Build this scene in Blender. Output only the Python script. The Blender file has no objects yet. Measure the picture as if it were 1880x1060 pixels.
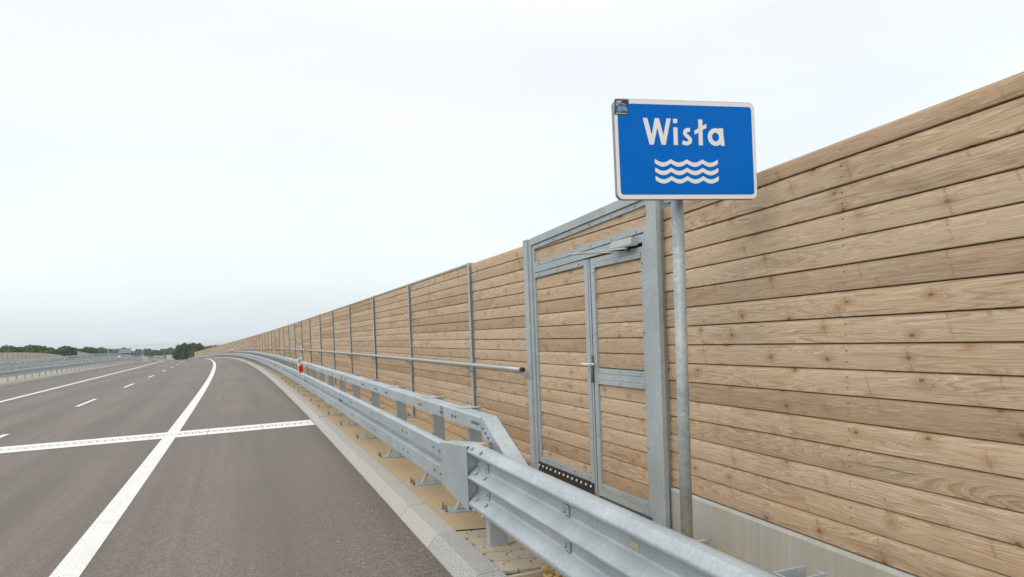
import bpy, math, random
from mathutils import Vector, Matrix, noise as mnoise
R = random.Random(7)
sc = bpy.context.scene
col = sc.collection

# ------------------------------------------------------------------ camera
H = 1.68
TH, ROLL, PIT = 0.371926, 0.0372744, -0.0183149
cam_d = bpy.data.cameras.new('camera')
cam = bpy.data.objects.new('camera', cam_d); col.objects.link(cam)
fwd = Vector((math.sin(TH) * math.cos(PIT), math.cos(TH) * math.cos(PIT), math.sin(PIT)))
right0 = Vector((math.cos(TH), -math.sin(TH), 0))
down0 = -(right0.cross(fwd))
rgt = right0 * math.cos(ROLL) + down0 * math.sin(ROLL)
dwn = down0 * math.cos(ROLL) - right0 * math.sin(ROLL)
up = -dwn; back = -fwd
cam.matrix_world = Matrix(((rgt.x, up.x, back.x, 0), (rgt.y, up.y, back.y, 0), (rgt.z, up.z, back.z, H), (0, 0, 0, 1)))
cam_d.sensor_width = 36.0
cam_d.lens = 1253.0 / 1880.0 * 36.0
cam_d.shift_y = (632.2743 - 530.0) / 1880.0
cam_d.clip_start = 0.05; cam_d.clip_end = 12000
sc.camera = cam

# ------------------------------------------------------------------ world, sun, exposure
SUN_EL, SUN_AZ = math.radians(46), math.radians(-118)     # azimuth from +Y towards +X: behind-left of the camera
wd = bpy.data.worlds.new('World'); sc.world = wd; wd.use_nodes = True
wn, wl = wd.node_tree.nodes, wd.node_tree.links
wn.clear()
wo = wn.new('ShaderNodeOutputWorld')
sky = wn.new('ShaderNodeTexSky'); sky.sky_type = 'NISHITA'; sky.sun_disc = False
sky.sun_elevation = SUN_EL; sky.sun_rotation = SUN_AZ; sky.air_density = 1.2; sky.dust_density = 3.0
bg1 = wn.new('ShaderNodeBackground'); bg1.inputs['Strength'].default_value = 0.035; sky.altitude = 0
wl.new(sky.outputs[0], bg1.inputs['Color'])
# high thin overcast: brighter towards the zenith, with faint soft streaks
tc = wn.new('ShaderNodeTexCoord'); sp = wn.new('ShaderNodeSeparateXYZ'); wl.new(tc.outputs['Generated'], sp.inputs[0])
mr = wn.new('ShaderNodeMapRange'); mr.inputs['From Min'].default_value = -0.02; mr.inputs['From Max'].default_value = 1.0
wl.new(sp.outputs['Z'], mr.inputs['Value'])
cr = wn.new('ShaderNodeValToRGB'); e = cr.color_ramp.elements
e[0].position = 0.0; e[0].color = (0.605, 0.695, 0.745, 1)
e[1].position = 1.0; e[1].color = (.98, .97, .94, 1)
for pos, c in ((0.05, (0.655, 0.725, 0.765)), (0.14, (0.745, 0.785, 0.805)), (0.28, (0.785, 0.803, 0.808)), (0.50, (0.815, 0.820, 0.815))):
    n = e.new(pos); n.color = (*c, 1)
wl.new(mr.outputs[0], cr.inputs[0])
mp = wn.new('ShaderNodeMapping'); mp.inputs['Scale'].default_value = (1.3, 1.3, 5.5); wl.new(tc.outputs['Generated'], mp.inputs[0])
nz = wn.new('ShaderNodeTexNoise'); nz.inputs['Scale'].default_value = 1.6; nz.inputs['Detail'].default_value = 5; nz.inputs['Roughness'].default_value = 0.45
wl.new(mp.outputs[0], nz.inputs['Vector'])
nr = wn.new('ShaderNodeMapRange'); nr.inputs['From Min'].default_value = 0.3; nr.inputs['From Max'].default_value = 0.7
nr.inputs['To Min'].default_value = 0.915; nr.inputs['To Max'].default_value = 1.045; wl.new(nz.outputs[0], nr.inputs['Value'])
bg2 = wn.new('ShaderNodeBackground'); wl.new(cr.outputs[0], bg2.inputs['Color']); wl.new(nr.outputs[0], bg2.inputs['Strength'])
ad = wn.new('ShaderNodeAddShader'); wl.new(bg1.outputs[0], ad.inputs[0]); wl.new(bg2.outputs[0], ad.inputs[1]); wl.new(ad.outputs[0], wo.inputs[0])

sun_d = bpy.data.lights.new('sun', 'SUN'); sun_d.energy = 0.85; sun_d.angle = math.radians(60); sun_d.color = (1.0, 0.97, 0.92)
sun = bpy.data.objects.new('sun', sun_d); col.objects.link(sun)
sv = Vector((math.sin(SUN_AZ) * math.cos(SUN_EL), math.cos(SUN_AZ) * math.cos(SUN_EL), math.sin(SUN_EL)))
sun.rotation_euler = sv.to_track_quat('Z', 'Y').to_euler()
sc.view_settings.view_transform = 'Standard'; sc.view_settings.look = 'None'
sc.view_settings.exposure = 0.17; sc.view_settings.gamma = 1.0
sc.view_settings.use_curve_mapping = False
sc.cycles.max_bounces = 5; sc.cycles.diffuse_bounces = 3; sc.cycles.glossy_bounces = 3; sc.cycles.transmission_bounces = 4
sc.cycles.transparent_max_bounces = 8

# ------------------------------------------------------------------ road axis
K1, K2 = 0.00058481, 1.019876e-6
G1, A2, A3, EC = 6.3e-7, -4.615075e-5, -9.6501e-8, 0.0091347
S0 = -20
NS = 1420
def lerp(x, xs, ys):
    if x <= xs[0]: return ys[0]
    for i in range(1, len(xs)):
        if x <= xs[i]:
            f = (x - xs[i-1]) / (xs[i] - xs[i-1]); return ys[i-1] + (ys[i] - ys[i-1]) * f
    return ys[-1]
def smooth(a, r): 
    return [sum(a[max(0, min(len(a)-1, i+j))] for j in range(-r, r+1)) / (2*r+1) for i in range(len(a))]
ph235 = K1*235 + K2*235*235/2
z235 = G1*235 + A2*235**2 + A3*235**3
raw = []; rz = []
for i in range(NS):
    s = S0 + i
    raw.append(K1*s + K2*s*s/2 if s < 235 else lerp(s, [235, 280, 450, 690, 1400], [ph235, ph235, .05, .11, .36]))
    rz.append(G1*s + A2*s*s + A3*s**3 if s < 235 else lerp(s, [235, 300, 400, 450, 550, 690, 850, 1000, 1400], [z235, -6.2, -8.9, -10.0, -11.9, -13.4, -14.3, -15.0, -17.0]))
sm = smooth(raw, 15); smz = smooth(rz, 15)
PHI = [sm[i] if S0+i > 232 else raw[i] for i in range(NS)]
ZR = [smz[i]*min(1, (S0+i-235)/20) + rz[i]*(1-min(1, (S0+i-235)/20)) if S0+i > 235 else rz[i] for i in range(NS)]
XR = [0.0]*NS; YR = [0.0]*NS
for i in range(1, NS):
    m = (PHI[i]+PHI[i-1])/2; XR[i] = XR[i-1]-math.sin(m); YR[i] = YR[i-1]+math.cos(m)
j0 = -S0; x0, y0 = XR[j0], YR[j0]
XR = [v-x0 for v in XR]; YR = [v-y0 for v in YR]
def axis(s):
    f = s - S0; i = max(0, min(NS-2, int(math.floor(f)))); u = f - i
    g = lambda A: A[i] + (A[i+1]-A[i])*u
    return g(XR), g(YR), g(ZR), g(PHI)
def W(s, t, z):
    x, y, zr, ph = axis(s)
    return Vector((x + t*math.cos(ph), y + t*math.sin(ph), zr + EC*t + z))
def dz2(s): return lerp(s, [60, 92, 235, 600], [.2, .55, .55, 0.0])
def zw(t): return .10 - .078*max(0, t-1.5)          # walkway surface
def srange(a, b, step):
    n = max(1, int(round((b-a)/step))); return [a + (b-a)*i/n for i in range(n+1)]
def sadapt(a, b):
    o = [a]; s = a
    while s < b:
        s += 1.0 if s < 40 else (2.0 if s < 100 else (4.0 if s < 300 else 8.0)); o.append(min(s, b))
    return o

# ------------------------------------------------------------------ node helper / materials
class NT:
    def __init__(s, name):
        s.m = bpy.data.materials.new(name); s.m.use_nodes = True; s.t = s.m.node_tree; s.n = s.t.nodes; s.l = s.t.links
        s.b = s.n['Principled BSDF']; s.out = s.n['Material Output']
    def put(s, sock, v):
        if isinstance(v, bpy.types.NodeSocket): s.l.new(v, sock)
        else: sock.default_value = v
    def math(s, op, a, b=None, c=None, clamp=False):
        n = s.n.new('ShaderNodeMath'); n.operation = op; n.use_clamp = clamp
        for i, v in enumerate((a, b, c)):
            if v is not None: s.put(n.inputs[i], v)
        return n.outputs[0]
    def noise(s, vec, scale, detail=3, rough=.5, w=None, out=0):
        n = s.n.new('ShaderNodeTexNoise'); n.inputs['Scale'].default_value = scale; n.inputs['Detail'].default_value = detail; n.inputs['Roughness'].default_value = rough
        if vec is not None: s.l.new(vec, n.inputs['Vector'])
        return n.outputs[out]
    def comb(s, x, y, z=0.0):
        n = s.n.new('ShaderNodeCombineXYZ')
        for i, v in enumerate((x, y, z)): s.put(n.inputs[i], v)
        return n.outputs[0]
    def sep(s, v):
        n = s.n.new('ShaderNodeSeparateXYZ'); s.l.new(v, n.inputs[0]); return n.outputs
    def rng(s, v, a, b, c=0.0, d=1.0, smooth=False):
        n = s.n.new('ShaderNodeMapRange'); n.clamp = True
        if smooth: n.interpolation_type = 'SMOOTHSTEP'
        s.put(n.inputs['Value'], v)
        for k, x in (('From Min', a), ('From Max', b), ('To Min', c), ('To Max', d)): n.inputs[k].default_value = x
        return n.outputs[0]
    def mix(s, f, a, b, blend='MIX'):
        n = s.n.new('ShaderNodeMix'); n.data_type = 'RGBA'; n.blend_type = blend
        s.put(n.inputs[0], f)
        for i, v in ((6, a), (7, b)):
            if isinstance(v, tuple): v = (*v, 1.0) if len(v) == 3 else v
            s.put(n.inputs[i], v)
        return n.outputs[2]
    def obj(s): return s.n.new('ShaderNodeTexCoord').outputs['Object']
    def uv(s): return s.n.new('ShaderNodeTexCoord').outputs['UV']
    def pos(s): return s.n.new('ShaderNodeNewGeometry').outputs['Position']
    def rnd(s): return s.n.new('ShaderNodeObjectInfo').outputs['Random']
    def bump(s, h, strength, dist):
        n = s.n.new('ShaderNodeBump'); n.inputs['Strength'].default_value = strength; n.inputs['Distance'].default_value = dist
        s.l.new(h, n.inputs['Height']); s.l.new(n.outputs[0], s.b.inputs['Normal'])
    def base(s, c, rough=None, metal=None, spec=None):
        if isinstance(c, tuple) and len(c) == 3: c = (*c, 1.0)
        s.put(s.b.inputs['Base Color'], c)
        if rough is not None: s.put(s.b.inputs['Roughness'], rough)
        if metal is not None: s.put(s.b.inputs['Metallic'], metal)
        if spec is not None: s.put(s.b.inputs['Specular IOR Level'], spec)
        return s.m

def mat_asphalt():
    t = NT('asphalt'); p = t.pos(); uv = t.sep(t.uv())
    fine = t.noise(p, 120, 2, .7); mid = t.noise(p, 48, 3, .75); big = t.noise(p, .5, 4, .6); b2 = t.noise(p, .11, 2, .5); coarse = t.noise(p, 16, 4, .8)
    streak = t.noise(t.comb(t.math('MULTIPLY', uv[0], .035), t.math('MULTIPLY', uv[1], 1.1)), 1.0, 3, .55)
    st2 = t.noise(t.comb(t.math('MULTIPLY', uv[0], .10), t.math('MULTIPLY', uv[1], 4.5)), 1.0, 2, .55)
    c = t.mix(t.rng(big, .3, .7), (.078, .060, .044), (.108, .085, .063))
    c = t.mix(t.rng(streak, .38, .60, 0, .9), c, (.195, .158, .122))
    wb = t.math('ABSOLUTE', t.math('ADD', uv[1], t.math('MULTIPLY', t.noise(t.comb(t.math('MULTIPLY', uv[0], .06), 0, 0), 1.0, 2), .7))); c = t.mix(t.rng(wb, .10, .75, .45, 0, True), c, (.200, .165, .130))
    c = t.mix(t.rng(st2, .48, .66, 0, .5), c, (.066, .053, .043))
    c = t.mix(t.rng(b2, .46, .60, 0, .55), c, (.085, .072, .060))
    kd = t.math('ADD', uv[1], t.math('MULTIPLY', t.noise(p, 2.2, 4, .7), .30)); c = t.mix(t.rng(kd, 1.18, 1.42, 0, .65), c, (.062, .048, .038))
    c = t.mix(t.rng(coarse, .35, .62), t.mix(.38, c, (.05, .04, .034)), c)
    c = t.mix(t.rng(mid, .36, .64), t.mix(.60, c, (.022, .018, .015)), t.mix(.25, c, (.46, .37, .29)))
    c = t.mix(t.rng(fine, .62, .70, 0, .38), c, (.46, .38, .31))
    c = t.mix(t.rng(t.noise(p, 30, 2, .5), .70, .74, 0, .5), c, (.34, .28, .22))
    t.bump(mid, .6, .006)
    return t.base(c, t.rng(mid, .3, .7, .50, .70), 0, .55)
def mat_simple(name, a, b, scale, rough=.8, bump=.3, dist=.003, fine=60, metal=0, spec=.4):
    t = NT(name); p = t.pos()
    c = t.mix(t.rng(t.noise(p, scale, 4, .6), .3, .7), a, b)
    f = t.noise(p, fine, 3, .6); c = t.mix(t.rng(f, .3, .7, 0, .25), c, tuple(v*.55 for v in a))
    if bump: t.bump(f, bump, dist)
    return t.base(c, rough, metal, spec)
def mat_granite(name, light, dark, amount):
    t = NT(name); p = t.pos()
    n1 = t.noise(p, 130, 2, .8); n2 = t.noise(p, 3.0, 4, .6); n3 = t.noise(p, 55, 2, .7)
    c = t.mix(t.rng(n1, .44, .56), dark, light)
    c = t.mix(t.rng(n3, .62, .70, 0, amount), c, tuple(v*.45 for v in dark))
    c = t.mix(t.rng(n2, .42, .68, 0, .35), c, (.40, .37, .31))
    c = t.mix(t.math('MULTIPLY', t.rnd(), .22), c, tuple(v*.72 for v in light))
    t.bump(n1, .5, .003)
    return t.base(c, .85, 0, .3)
def mat_galv(name, a, b, spangle=14, rough=.45, metal=.35, stain=.35):
    t = NT(name); p = t.pos()
    v = t.n.new('ShaderNodeTexVoronoi'); v.inputs['Scale'].default_value = spangle * 6
    nv = t.noise(p, 9, 2, .5, out=1); mx = t.mix(.06, p, nv); t.l.new(mx, v.inputs['Vector'])
    vc = t.sep(v.outputs['Color'])[0]
    big = t.noise(p, 2.6, 5, .62); st = t.noise(p, 34, 5, .8)
    c = t.mix(t.rng(big, .32, .68), a, b)
    c = t.mix(t.math('MULTIPLY', vc, .28), c, tuple(x*.62 for x in a))
    c = t.mix(t.rng(st, .56, .72, 0, stain), c, tuple(min(1, x*1.25) for x in b))
    c = t.mix(t.rng(t.noise(p, 5, 5, .7), .62, .74, 0, .25), c, (.30, .31, .30))
    t.bump(st, .12, .002)
    return t.base(c, t.math('ADD', t.math('MULTIPLY', vc, .12), rough), metal, .5)
def mat_wood():
    t = NT('pine_wood'); uv = t.sep(t.uv())
    at = t.n.new('ShaderNodeAttribute'); at.attribute_name = 'rnd'
    r0 = t.math('FRACT', t.math('ADD', t.rnd(), at.outputs['Fac']))
    r1 = t.math('MULTIPLY', r0, 41.7); r2 = t.math('MULTIPLY', r0, 173.1)
    u = t.math('ADD', uv[0], r1); v = uv[1]
    # knots
    vo = t.n.new('ShaderNodeTexVoronoi'); vo.voronoi_dimensions = '2D'; vo.inputs['Scale'].default_value = 1.0; vo.inputs['Randomness'].default_value = .9
    KU, KV = 2.1, 6.6
    kv = t.comb(t.math('MULTIPLY', u, KU), t.math('ADD', t.math('MULTIPLY', v, KV), r2), 0)
    t.l.new(kv, vo.inputs['Vector'])
    a, b = t.sep(kv), t.sep(vo.outputs['Position'])
    dx = t.math('DIVIDE', t.math('SUBTRACT', a[0], b[0]), KU); dy = t.math('DIVIDE', t.math('SUBTRACT', a[1], b[1]), KV)
    dx2 = t.math('MULTIPLY', dx, dx); dy2 = t.math('MULTIPLY', dy, dy)
    d = t.math('SQRT', t.math('ADD', t.math('MULTIPLY', dx2, .30), dy2))
    kr = t.sep(vo.outputs['Color'])[0]
    infl = t.math('EXPONENT', t.math('MULTIPLY', t.math('MULTIPLY', d, d), -1500))
    infl = t.math('MULTIPLY', infl, t.rng(kr, .2, .6))
    # growth rings cut lengthwise: contour lines of a slowly varying field
    f1 = t.noise(t.comb(t.math('MULTIPLY', u, .50), t.math('MULTIPLY', v, 7.0), r1), 1.0, 2, .45)
    f2 = t.noise(t.comb(t.math('MULTIPLY', u, 2.2), t.math('MULTIPLY', v, 16), r1), 1.0, 2, .5)
    field = t.math('ADD', t.math('MULTIPLY', v, 36), t.math('ADD', t.math('MULTIPLY', f1, 24), t.math('MULTIPLY', f2, 2.0)))
    field = t.math('ADD', field, t.math('MULTIPLY', infl, 3.4))
    saw = t.math('FRACT', field)
    ring = t.math('POWER', saw, 2.1)
    ring = t.math('MULTIPLY', ring, t.rng(saw, .90, 1.0, 1, 0))
    field2 = t.math('MULTIPLY', field, 3.1); fine = t.math('POWER', t.math('FRACT', field2), 2.0)
    fib = t.noise(t.comb(t.math('MULTIPLY', u, 7), t.math('MULTIPLY', v, 330), r1), 1.0, 3, .6)
    zone = t.noise(t.comb(t.math('MULTIPLY', u, 1.1), t.math('MULTIPLY', v, 10), r2), 1.0, 2, .5)
    zone = t.rng(zone, .38, .62)
    # weathering first: silver bloom, orange heartwood, sun-bleached and darker boards
    wth = t.noise(t.comb(t.math('MULTIPLY', u, 1.6), t.math('MULTIPLY', v, 8), r2), 1.0, 4, .6)
    dk = t.noise(t.comb(t.math('MULTIPLY', u, .8), t.math('MULTIPLY', v, 5), r1), 1.0, 5, .7)
    r3 = t.math('FRACT', t.math('MULTIPLY', r0, 7.77)); r4 = t.math('FRACT', t.math('MULTIPLY', r0, 29.3)); r5 = t.math('FRACT', t.math('MULTIPLY', r0, 61.9))
    c = t.mix(t.rng(wth, .40, .68, 0, .55), (.650, .508, .352), (.590, .520, .420))
    c = t.mix(t.rng(r3, .55, 1.0, 0, .60), c, (.445, .300, .180))
    c = t.mix(t.rng(r4, .45, 1.0, 0, .50), c, (.680, .560, .420))
    c = t.mix(t.rng(dk, .52, .70, 0, .5), c, (.300, .215, .140))
    c = t.mix(t.rng(r4, .0, .25, .40, 0), c, (.270, .175, .105))
    late = t.mix(1.0, c, (.43, .325, .225), 'MULTIPLY')
    wring = t.math('MULTIPLY', ring, t.math('MULTIPLY', t.rng(zone, 0, 1, .40, 1.0), t.rng(r5, 0, 1, .45, 1.0)))
    c = t.mix(wring, c, late)
    c = t.mix(t.math('MULTIPLY', fine, .38), c, late)
    c = t.mix(t.rng(fib, .40, .64, 0, .45), c, late)
    c = t.mix(t.math('MULTIPLY', infl, .45), c, late)
    core = t.rng(d, .005, .012, 1, 0, True); core = t.math('MULTIPLY', core, t.rng(kr, .45, .7))
    c = t.mix(t.math('MULTIPLY', infl, .35), c, (.36, .20, .095))
    c = t.mix(t.math('MULTIPLY', core, .8), c, (.16, .09, .04))
    chk = t.noise(t.comb(t.math('MULTIPLY', u, .9), t.math('MULTIPLY', v, 60), r1), 1.0, 3, .65)
    c = t.mix(t.rng(chk, .66, .70, 0, .7), c, (.13, .085, .055))
    # branch traces running across the board at some knots
    bt_ = t.math('ADD', dx, t.math('MULTIPLY', dy, .35)); bt_ = t.math('EXPONENT', t.math('MULTIPLY', t.math('MULTIPLY', bt_, bt_), -14000))
    bt_ = t.math('MULTIPLY', bt_, t.rng(t.sep(vo.outputs['Color'])[1], .45, .6)); bt_ = t.math('MULTIPLY', bt_, t.rng(t.noise(t.comb(t.math('MULTIPLY', u, 40), t.math('MULTIPLY', v, 45), r1), 1.0, 2, .6), .38, .6))
    c = t.mix(t.math('MULTIPLY', bt_, .5), c, (.19, .12, .07))
    t.bump(t.math('ADD', t.math('MULTIPLY', ring, -.5), fib), .25, .002)
    return t.base(c, .68, 0, .25)
def mat_leaf(name, a, b, k=1.0):
    t = NT(name); p = t.pos()
    n = t.noise(p, .45 * k, 3, .6); r = t.rnd()
    c = t.mix(t.rng(n, .32, .68), a, b); c = t.mix(t.math('MULTIPLY', r, .45), c, tuple(x*1.5 for x in b))
    m = t.base(c, .75, 0, .2)
    tr = t.n.new('ShaderNodeBsdfTranslucent'); t.l.new(c, tr.inputs[0]); mx = t.n.new('ShaderNodeMixShader'); mx.inputs[0].default_value = .25
    t.l.new(t.b.outputs[0], mx.inputs[1]); t.l.new(tr.outputs[0], mx.inputs[2]); t.l.new(mx.outputs[0], t.out.inputs[0])
    return m
def mat_line():
    t = NT('road_paint'); uv = t.sep(t.uv()); p = t.pos()
    a = t.math('SINE', t.math('MULTIPLY', uv[0], 2*math.pi/.075)); b = t.math('SINE', t.math('MULTIPLY', uv[1], 2*math.pi/.031))
    hole = t.math('MULTIPLY', t.rng(a, .25, .7), t.rng(b, .35, .8)); n = t.noise(p, 26, 3, .6)
    hole = t.math('MULTIPLY', hole, t.rng(n, .40, .62))
    c = t.mix(t.rng(t.noise(p, 3, 4, .6), .35, .7), (.80, .80, .765), (.72, .715, .68))
    c = t.mix(t.math('MULTIPLY', hole, .72), c, (.14, .12, .11))
    t.bump(hole, -.4, .004)
    return t.base(c, .7, 0, .35)
def mat_flat(name, c, rough=.5, metal=0, spec=.5, var=.12, scale=8):
    t = NT(name); p = t.pos()
    return t.base(t.mix(t.rng(t.noise(p, scale, 4, .6), .35, .7, 0, var), c, tuple(x*.6 for x in c)), rough, metal, spec)
def mat_terrain():
    t = NT('river_meadow'); p = t.pos()
    c = t.mix(t.rng(t.noise(p, .02, 4, .6), .35, .65), (.085, .10, .04), (.17, .145, .085)); c = t.mix(t.rng(t.noise(p, .6, 4, .7), .3, .7, 0, .5), c, (.06, .085, .03))
    return t.base(c, .95, 0, .1)

M = dict(
    asphalt=mat_asphalt(), wood=mat_wood(), paint=mat_line(), terrain=mat_terrain(),
    paint2=mat_flat('white_paint', (.80, .80, .77), .65, scale=3),
    granite=mat_granite('grey_granite', (.50, .50, .48), (.20, .21, .22), .8),
    kerb=mat_granite('pale_granite', (.52, .51, .47), (.31, .31, .30), .5),
    sand=mat_simple('sand_coating', (.45, .335, .195), (.52, .405, .255), 1.6, .85, .25, .002, 160),
    conc=mat_simple('concrete', (.42, .42, .37), (.50, .49, .44), 2.2, .85, .2, .002, 90),
    paver=mat_simple('paver_concrete', (.43, .38, .29), (.52, .46, .36), 5, .88, .3, .002, 170),
    soil=mat_simple('clay_soil', (.36, .235, .09), (.46, .33, .15), 14, .95, .6, .01, 60),
    clay=mat_simple('clay_stone', (.52, .33, .12), (.66, .47, .21), 9, .9, .5, .004, 60),
    galv=mat_galv('galvanised_rail', (.40, .455, .475), (.53, .585, .605), 12, .42, .45, .5),
    galv2=mat_galv('galvanised_frame', (.36, .415, .435), (.45, .505, .525), 10, .55, .2, .15),
    galv3=mat_galv('galvanised_pole', (.27, .325, .35), (.50, .55, .55), 6, .5, .25, 1.0),
    alu=mat_flat('grey_aluminium', (.25, .28, .30), .45, .3),
    rubber=mat_flat('black_rubber', (.018, .018, .018), .55),
    dark=mat_flat('dark_gap', (.055, .038, .026), .9),
    bolt=mat_flat('bolt_steel', (.22, .245, .26), .4, .5, .5, .4, 60),  # steel darkened so the shade around the bolt heads sits in its colour
    rust=mat_flat('rusty_bolt', (.24, .20, .15), .6, .3, .5, .5, 60),
    blue=mat_flat('sign_blue', (.0, .145, .58), .6, 0, .10, .10, 3),
    white=mat_flat('sign_white', (.80, .80, .79), .5, 0, .3, .05, 9),
    red=mat_flat('sign_red', (.72, .015, .012), .4), black=mat_flat('sign_black', (.03, .03, .035), .5),
    yellow=mat_flat('sign_yellow', (.62, .66, .30), .5), orange=mat_flat('sticker_orange', (.75, .22, .10), .5),
    sky=mat_flat('sticker_blue', (.13, .38, .62), .5, var=.7, scale=90), navy=mat_flat('sticker_navy', (.04, .09, .22), .5, var=.7, scale=120), violet=mat_flat('sticker_violet', (.28, .25, .50), .5, var=.6, scale=160),
    closer=mat_flat('silver_paint', (.47, .50, .50), .4, .1),
    leafA=mat_leaf('foliage_dark', (.030, .062, .026), (.085, .130, .050)),
    leafB=mat_leaf('foliage_light', (.055, .100, .030), (.125, .180, .060)),
    leafF=mat_leaf('foliage_far', (.035, .068, .036), (.085, .125, .060), .2),
    bark=mat_flat('bark', (.09, .07, .05), .9), twig=mat_flat('dry_twig', (.25, .15, .06), .9),
    roof=mat_flat('dark_panel', (.10, .09, .09), .7), panelg=mat_flat('grey_panel', (.34, .36, .37), .6),
    seam=mat_flat('seam_bitumen', (.045, .038, .034), .8),
    patch=mat_flat('concrete_patch', (.43, .42, .37), .9),
)
def mat_plinth():
    t = NT('cast_concrete'); p = t.pos(); x = t.sep(p)
    st = t.noise(t.comb(t.math('MULTIPLY', x[0], 26), t.math('MULTIPLY', x[1], 26), t.math('MULTIPLY', x[2], .8)), 1.0, 3, .6); bg = t.noise(p, 3, 4, .6)
    c = t.mix(t.rng(st, .3, .7), (.385, .390, .360), (.480, .485, .450)); c = t.mix(t.rng(bg, .4, .7, 0, .4), c, (.36, .34, .26)); t.bump(st, .25, .002)
    return t.base(c, .85, 0, .3)
M['plinth'] = mat_plinth()
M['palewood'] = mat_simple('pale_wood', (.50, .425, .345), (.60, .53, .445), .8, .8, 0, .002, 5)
def mat_glass():
    t = NT('clear_screen'); t.base((.62, .72, .72), .15, 0, .5); t.b.inputs['Alpha'].default_value = .55; return t.m
M['glass'] = mat_glass()

# ------------------------------------------------------------------ mesh helpers
class MB:
    def __init__(s): s.v = []; s.f = []; s.uv = []; s.r = []
    def face(s, pts, uv=None, rnd=0.0):
        b = len(s.v); s.v += [tuple(p) for p in pts]; s.f.append(tuple(range(b, b+len(pts))))
        s.uv.append(uv or [(0, 0)]*len(pts)); s.r.append(rnd)
    def add(s, vs, fs, uvs=None, rnd=0.0):
        b = len(s.v); s.v += [tuple(p) for p in vs]
        for k, f in enumerate(fs):
            s.f.append(tuple(b+i for i in f)); s.uv.append(uvs[k] if uvs else [(0, 0)]*len(f)); s.r.append(rnd)
    def hexa(s, c):      # 8 corners: bottom 0-3 ccw, top 4-7
        s.add(c, [(3, 2, 1, 0), (4, 5, 6, 7), (0, 1, 5, 4), (1, 2, 6, 5), (2, 3, 7, 6), (3, 0, 4, 7)])
    def box(s, a, b):
        x0, y0, z0 = a; x1, y1, z1 = b
        s.hexa([(x0, y0, z0), (x1, y0, z0), (x1, y1, z0), (x0, y1, z0), (x0, y0, z1), (x1, y0, z1), (x1, y1, z1), (x0, y1, z1)])
    def st(s, s0, s1, t0, t1, z0, z1, dz0=0.0, dz1=0.0):   # box in road coordinates; dz0/dz1 lift the s0/s1 end
        s.hexa([W(s0, t0, z0+dz0), W(s0, t1, z0+dz0), W(s1, t1, z0+dz1), W(s1, t0, z0+dz1), W(s0, t0, z1+dz0), W(s0, t1, z1+dz0), W(s1, t1, z1+dz1), W(s1, t0, z1+dz1)])
    def sweep(s, prof, ss, closed=True, caps=True, dz=None, uvw=None):
        n = len(prof); rings = []
        for q in ss:
            o = dz(q) if dz else 0
            rings.append([W(q, t, z+o) for t, z in prof])
        b = len(s.v)
        for r in rings: s.v += [tuple(p) for p in r]
        m = n if closed else n-1
        for i in range(len(ss)-1):
            for j in range(m):
                k = (j+1) % n
                s.f.append((b+i*n+j, b+i*n+k, b+(i+1)*n+k, b+(i+1)*n+j))
                if uvw: s.uv.append([(ss[i], uvw[j]), (ss[i], uvw[k]), (ss[i+1], uvw[k]), (ss[i+1], uvw[j])])
                else: s.uv.append([(0, 0)]*4)
                s.r.append(0.0)
        if closed and caps:
            s.f.append(tuple(b+j for j in range(n-1, -1, -1))); s.uv.append([(0, 0)]*n); s.r.append(0)
            s.f.append(tuple(b+(len(ss)-1)*n+j for j in range(n))); s.uv.append([(0, 0)]*n); s.r.append(0)
    def tube(s, p, r, n=10, caps=True):
        p = [Vector(q) for q in p]; b = len(s.v); rr = r if isinstance(r, (list, tuple)) else [r]*len(p)
        for i, q in enumerate(p):
            d = (p[min(i+1, len(p)-1)] - p[max(i-1, 0)]).normalized()
            a = d.cross(Vector((0, 0, 1)) if abs(d.z) < .9 else Vector((1, 0, 0))).normalized(); c = d.cross(a)
            for k in range(n):
                an = 2*math.pi*k/n; s.v.append(tuple(q + (a*math.cos(an) + c*math.sin(an))*rr[i]))
        for i in range(len(p)-1):
            for k in range(n):
                l = (k+1) % n; s.f.append((b+i*n+k, b+(i+1)*n+k, b+(i+1)*n+l, b+i*n+l)); s.uv.append([(0, 0)]*4); s.r.append(0)
        if caps:
            s.f.append(tuple(b+k for k in range(n))); s.uv.append([(0, 0)]*n); s.r.append(0)
            e = b+(len(p)-1)*n; s.f.append(tuple(e+k for k in range(n-1, -1, -1))); s.uv.append([(0, 0)]*n); s.r.append(0)
    def prism(s, poly, z0, z1, f):     # poly of (a,b), extruded between z0,z1 through map f(a,b,z)
        n = len(poly)
        vs = [f(a, b, z0) for a, b in poly] + [f(a, b, z1) for a, b in poly]
        fs = [tuple(range(n-1, -1, -1)), tuple(range(n, 2*n))] + [(i, (i+1) % n, n+(i+1) % n, n+i) for i in range(n)]
        s.add(vs, fs)
    def mesh(s, name, mat, smooth=False, mats=None):
        me = bpy.data.meshes.new(name); me.from_pydata(s.v, [], s.f)
        if any(any(u != (0, 0) for u in q) for q in s.uv):
            L = me.uv_layers.new(name='UVMap'); flat = [c for q in s.uv for u in q for c in u]; L.data.foreach_set('uv', flat)
        if any(s.r):
            A = me.attributes.new('rnd', 'FLOAT', 'FACE'); A.data.foreach_set('value', s.r)
        me.materials.append(mat)
        if smooth: me.polygons.foreach_set('use_smooth', [True]*len(me.polygons))
        me.update(); me.validate()
        return me
def link(name, me, parent=None, loc=None):
    o = bpy.data.objects.new(name, me); col.objects.link(o)
    if loc is not None: o.location = loc
    if parent: o.parent = parent
    return o
def put(name, mb, mat, parent=None, smooth=False):
    """one mesh object; its origin is moved to its base so the parts sit at sensible places"""
    o = link(name, mb.mesh(name, M[mat], smooth), parent)
    return o
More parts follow.
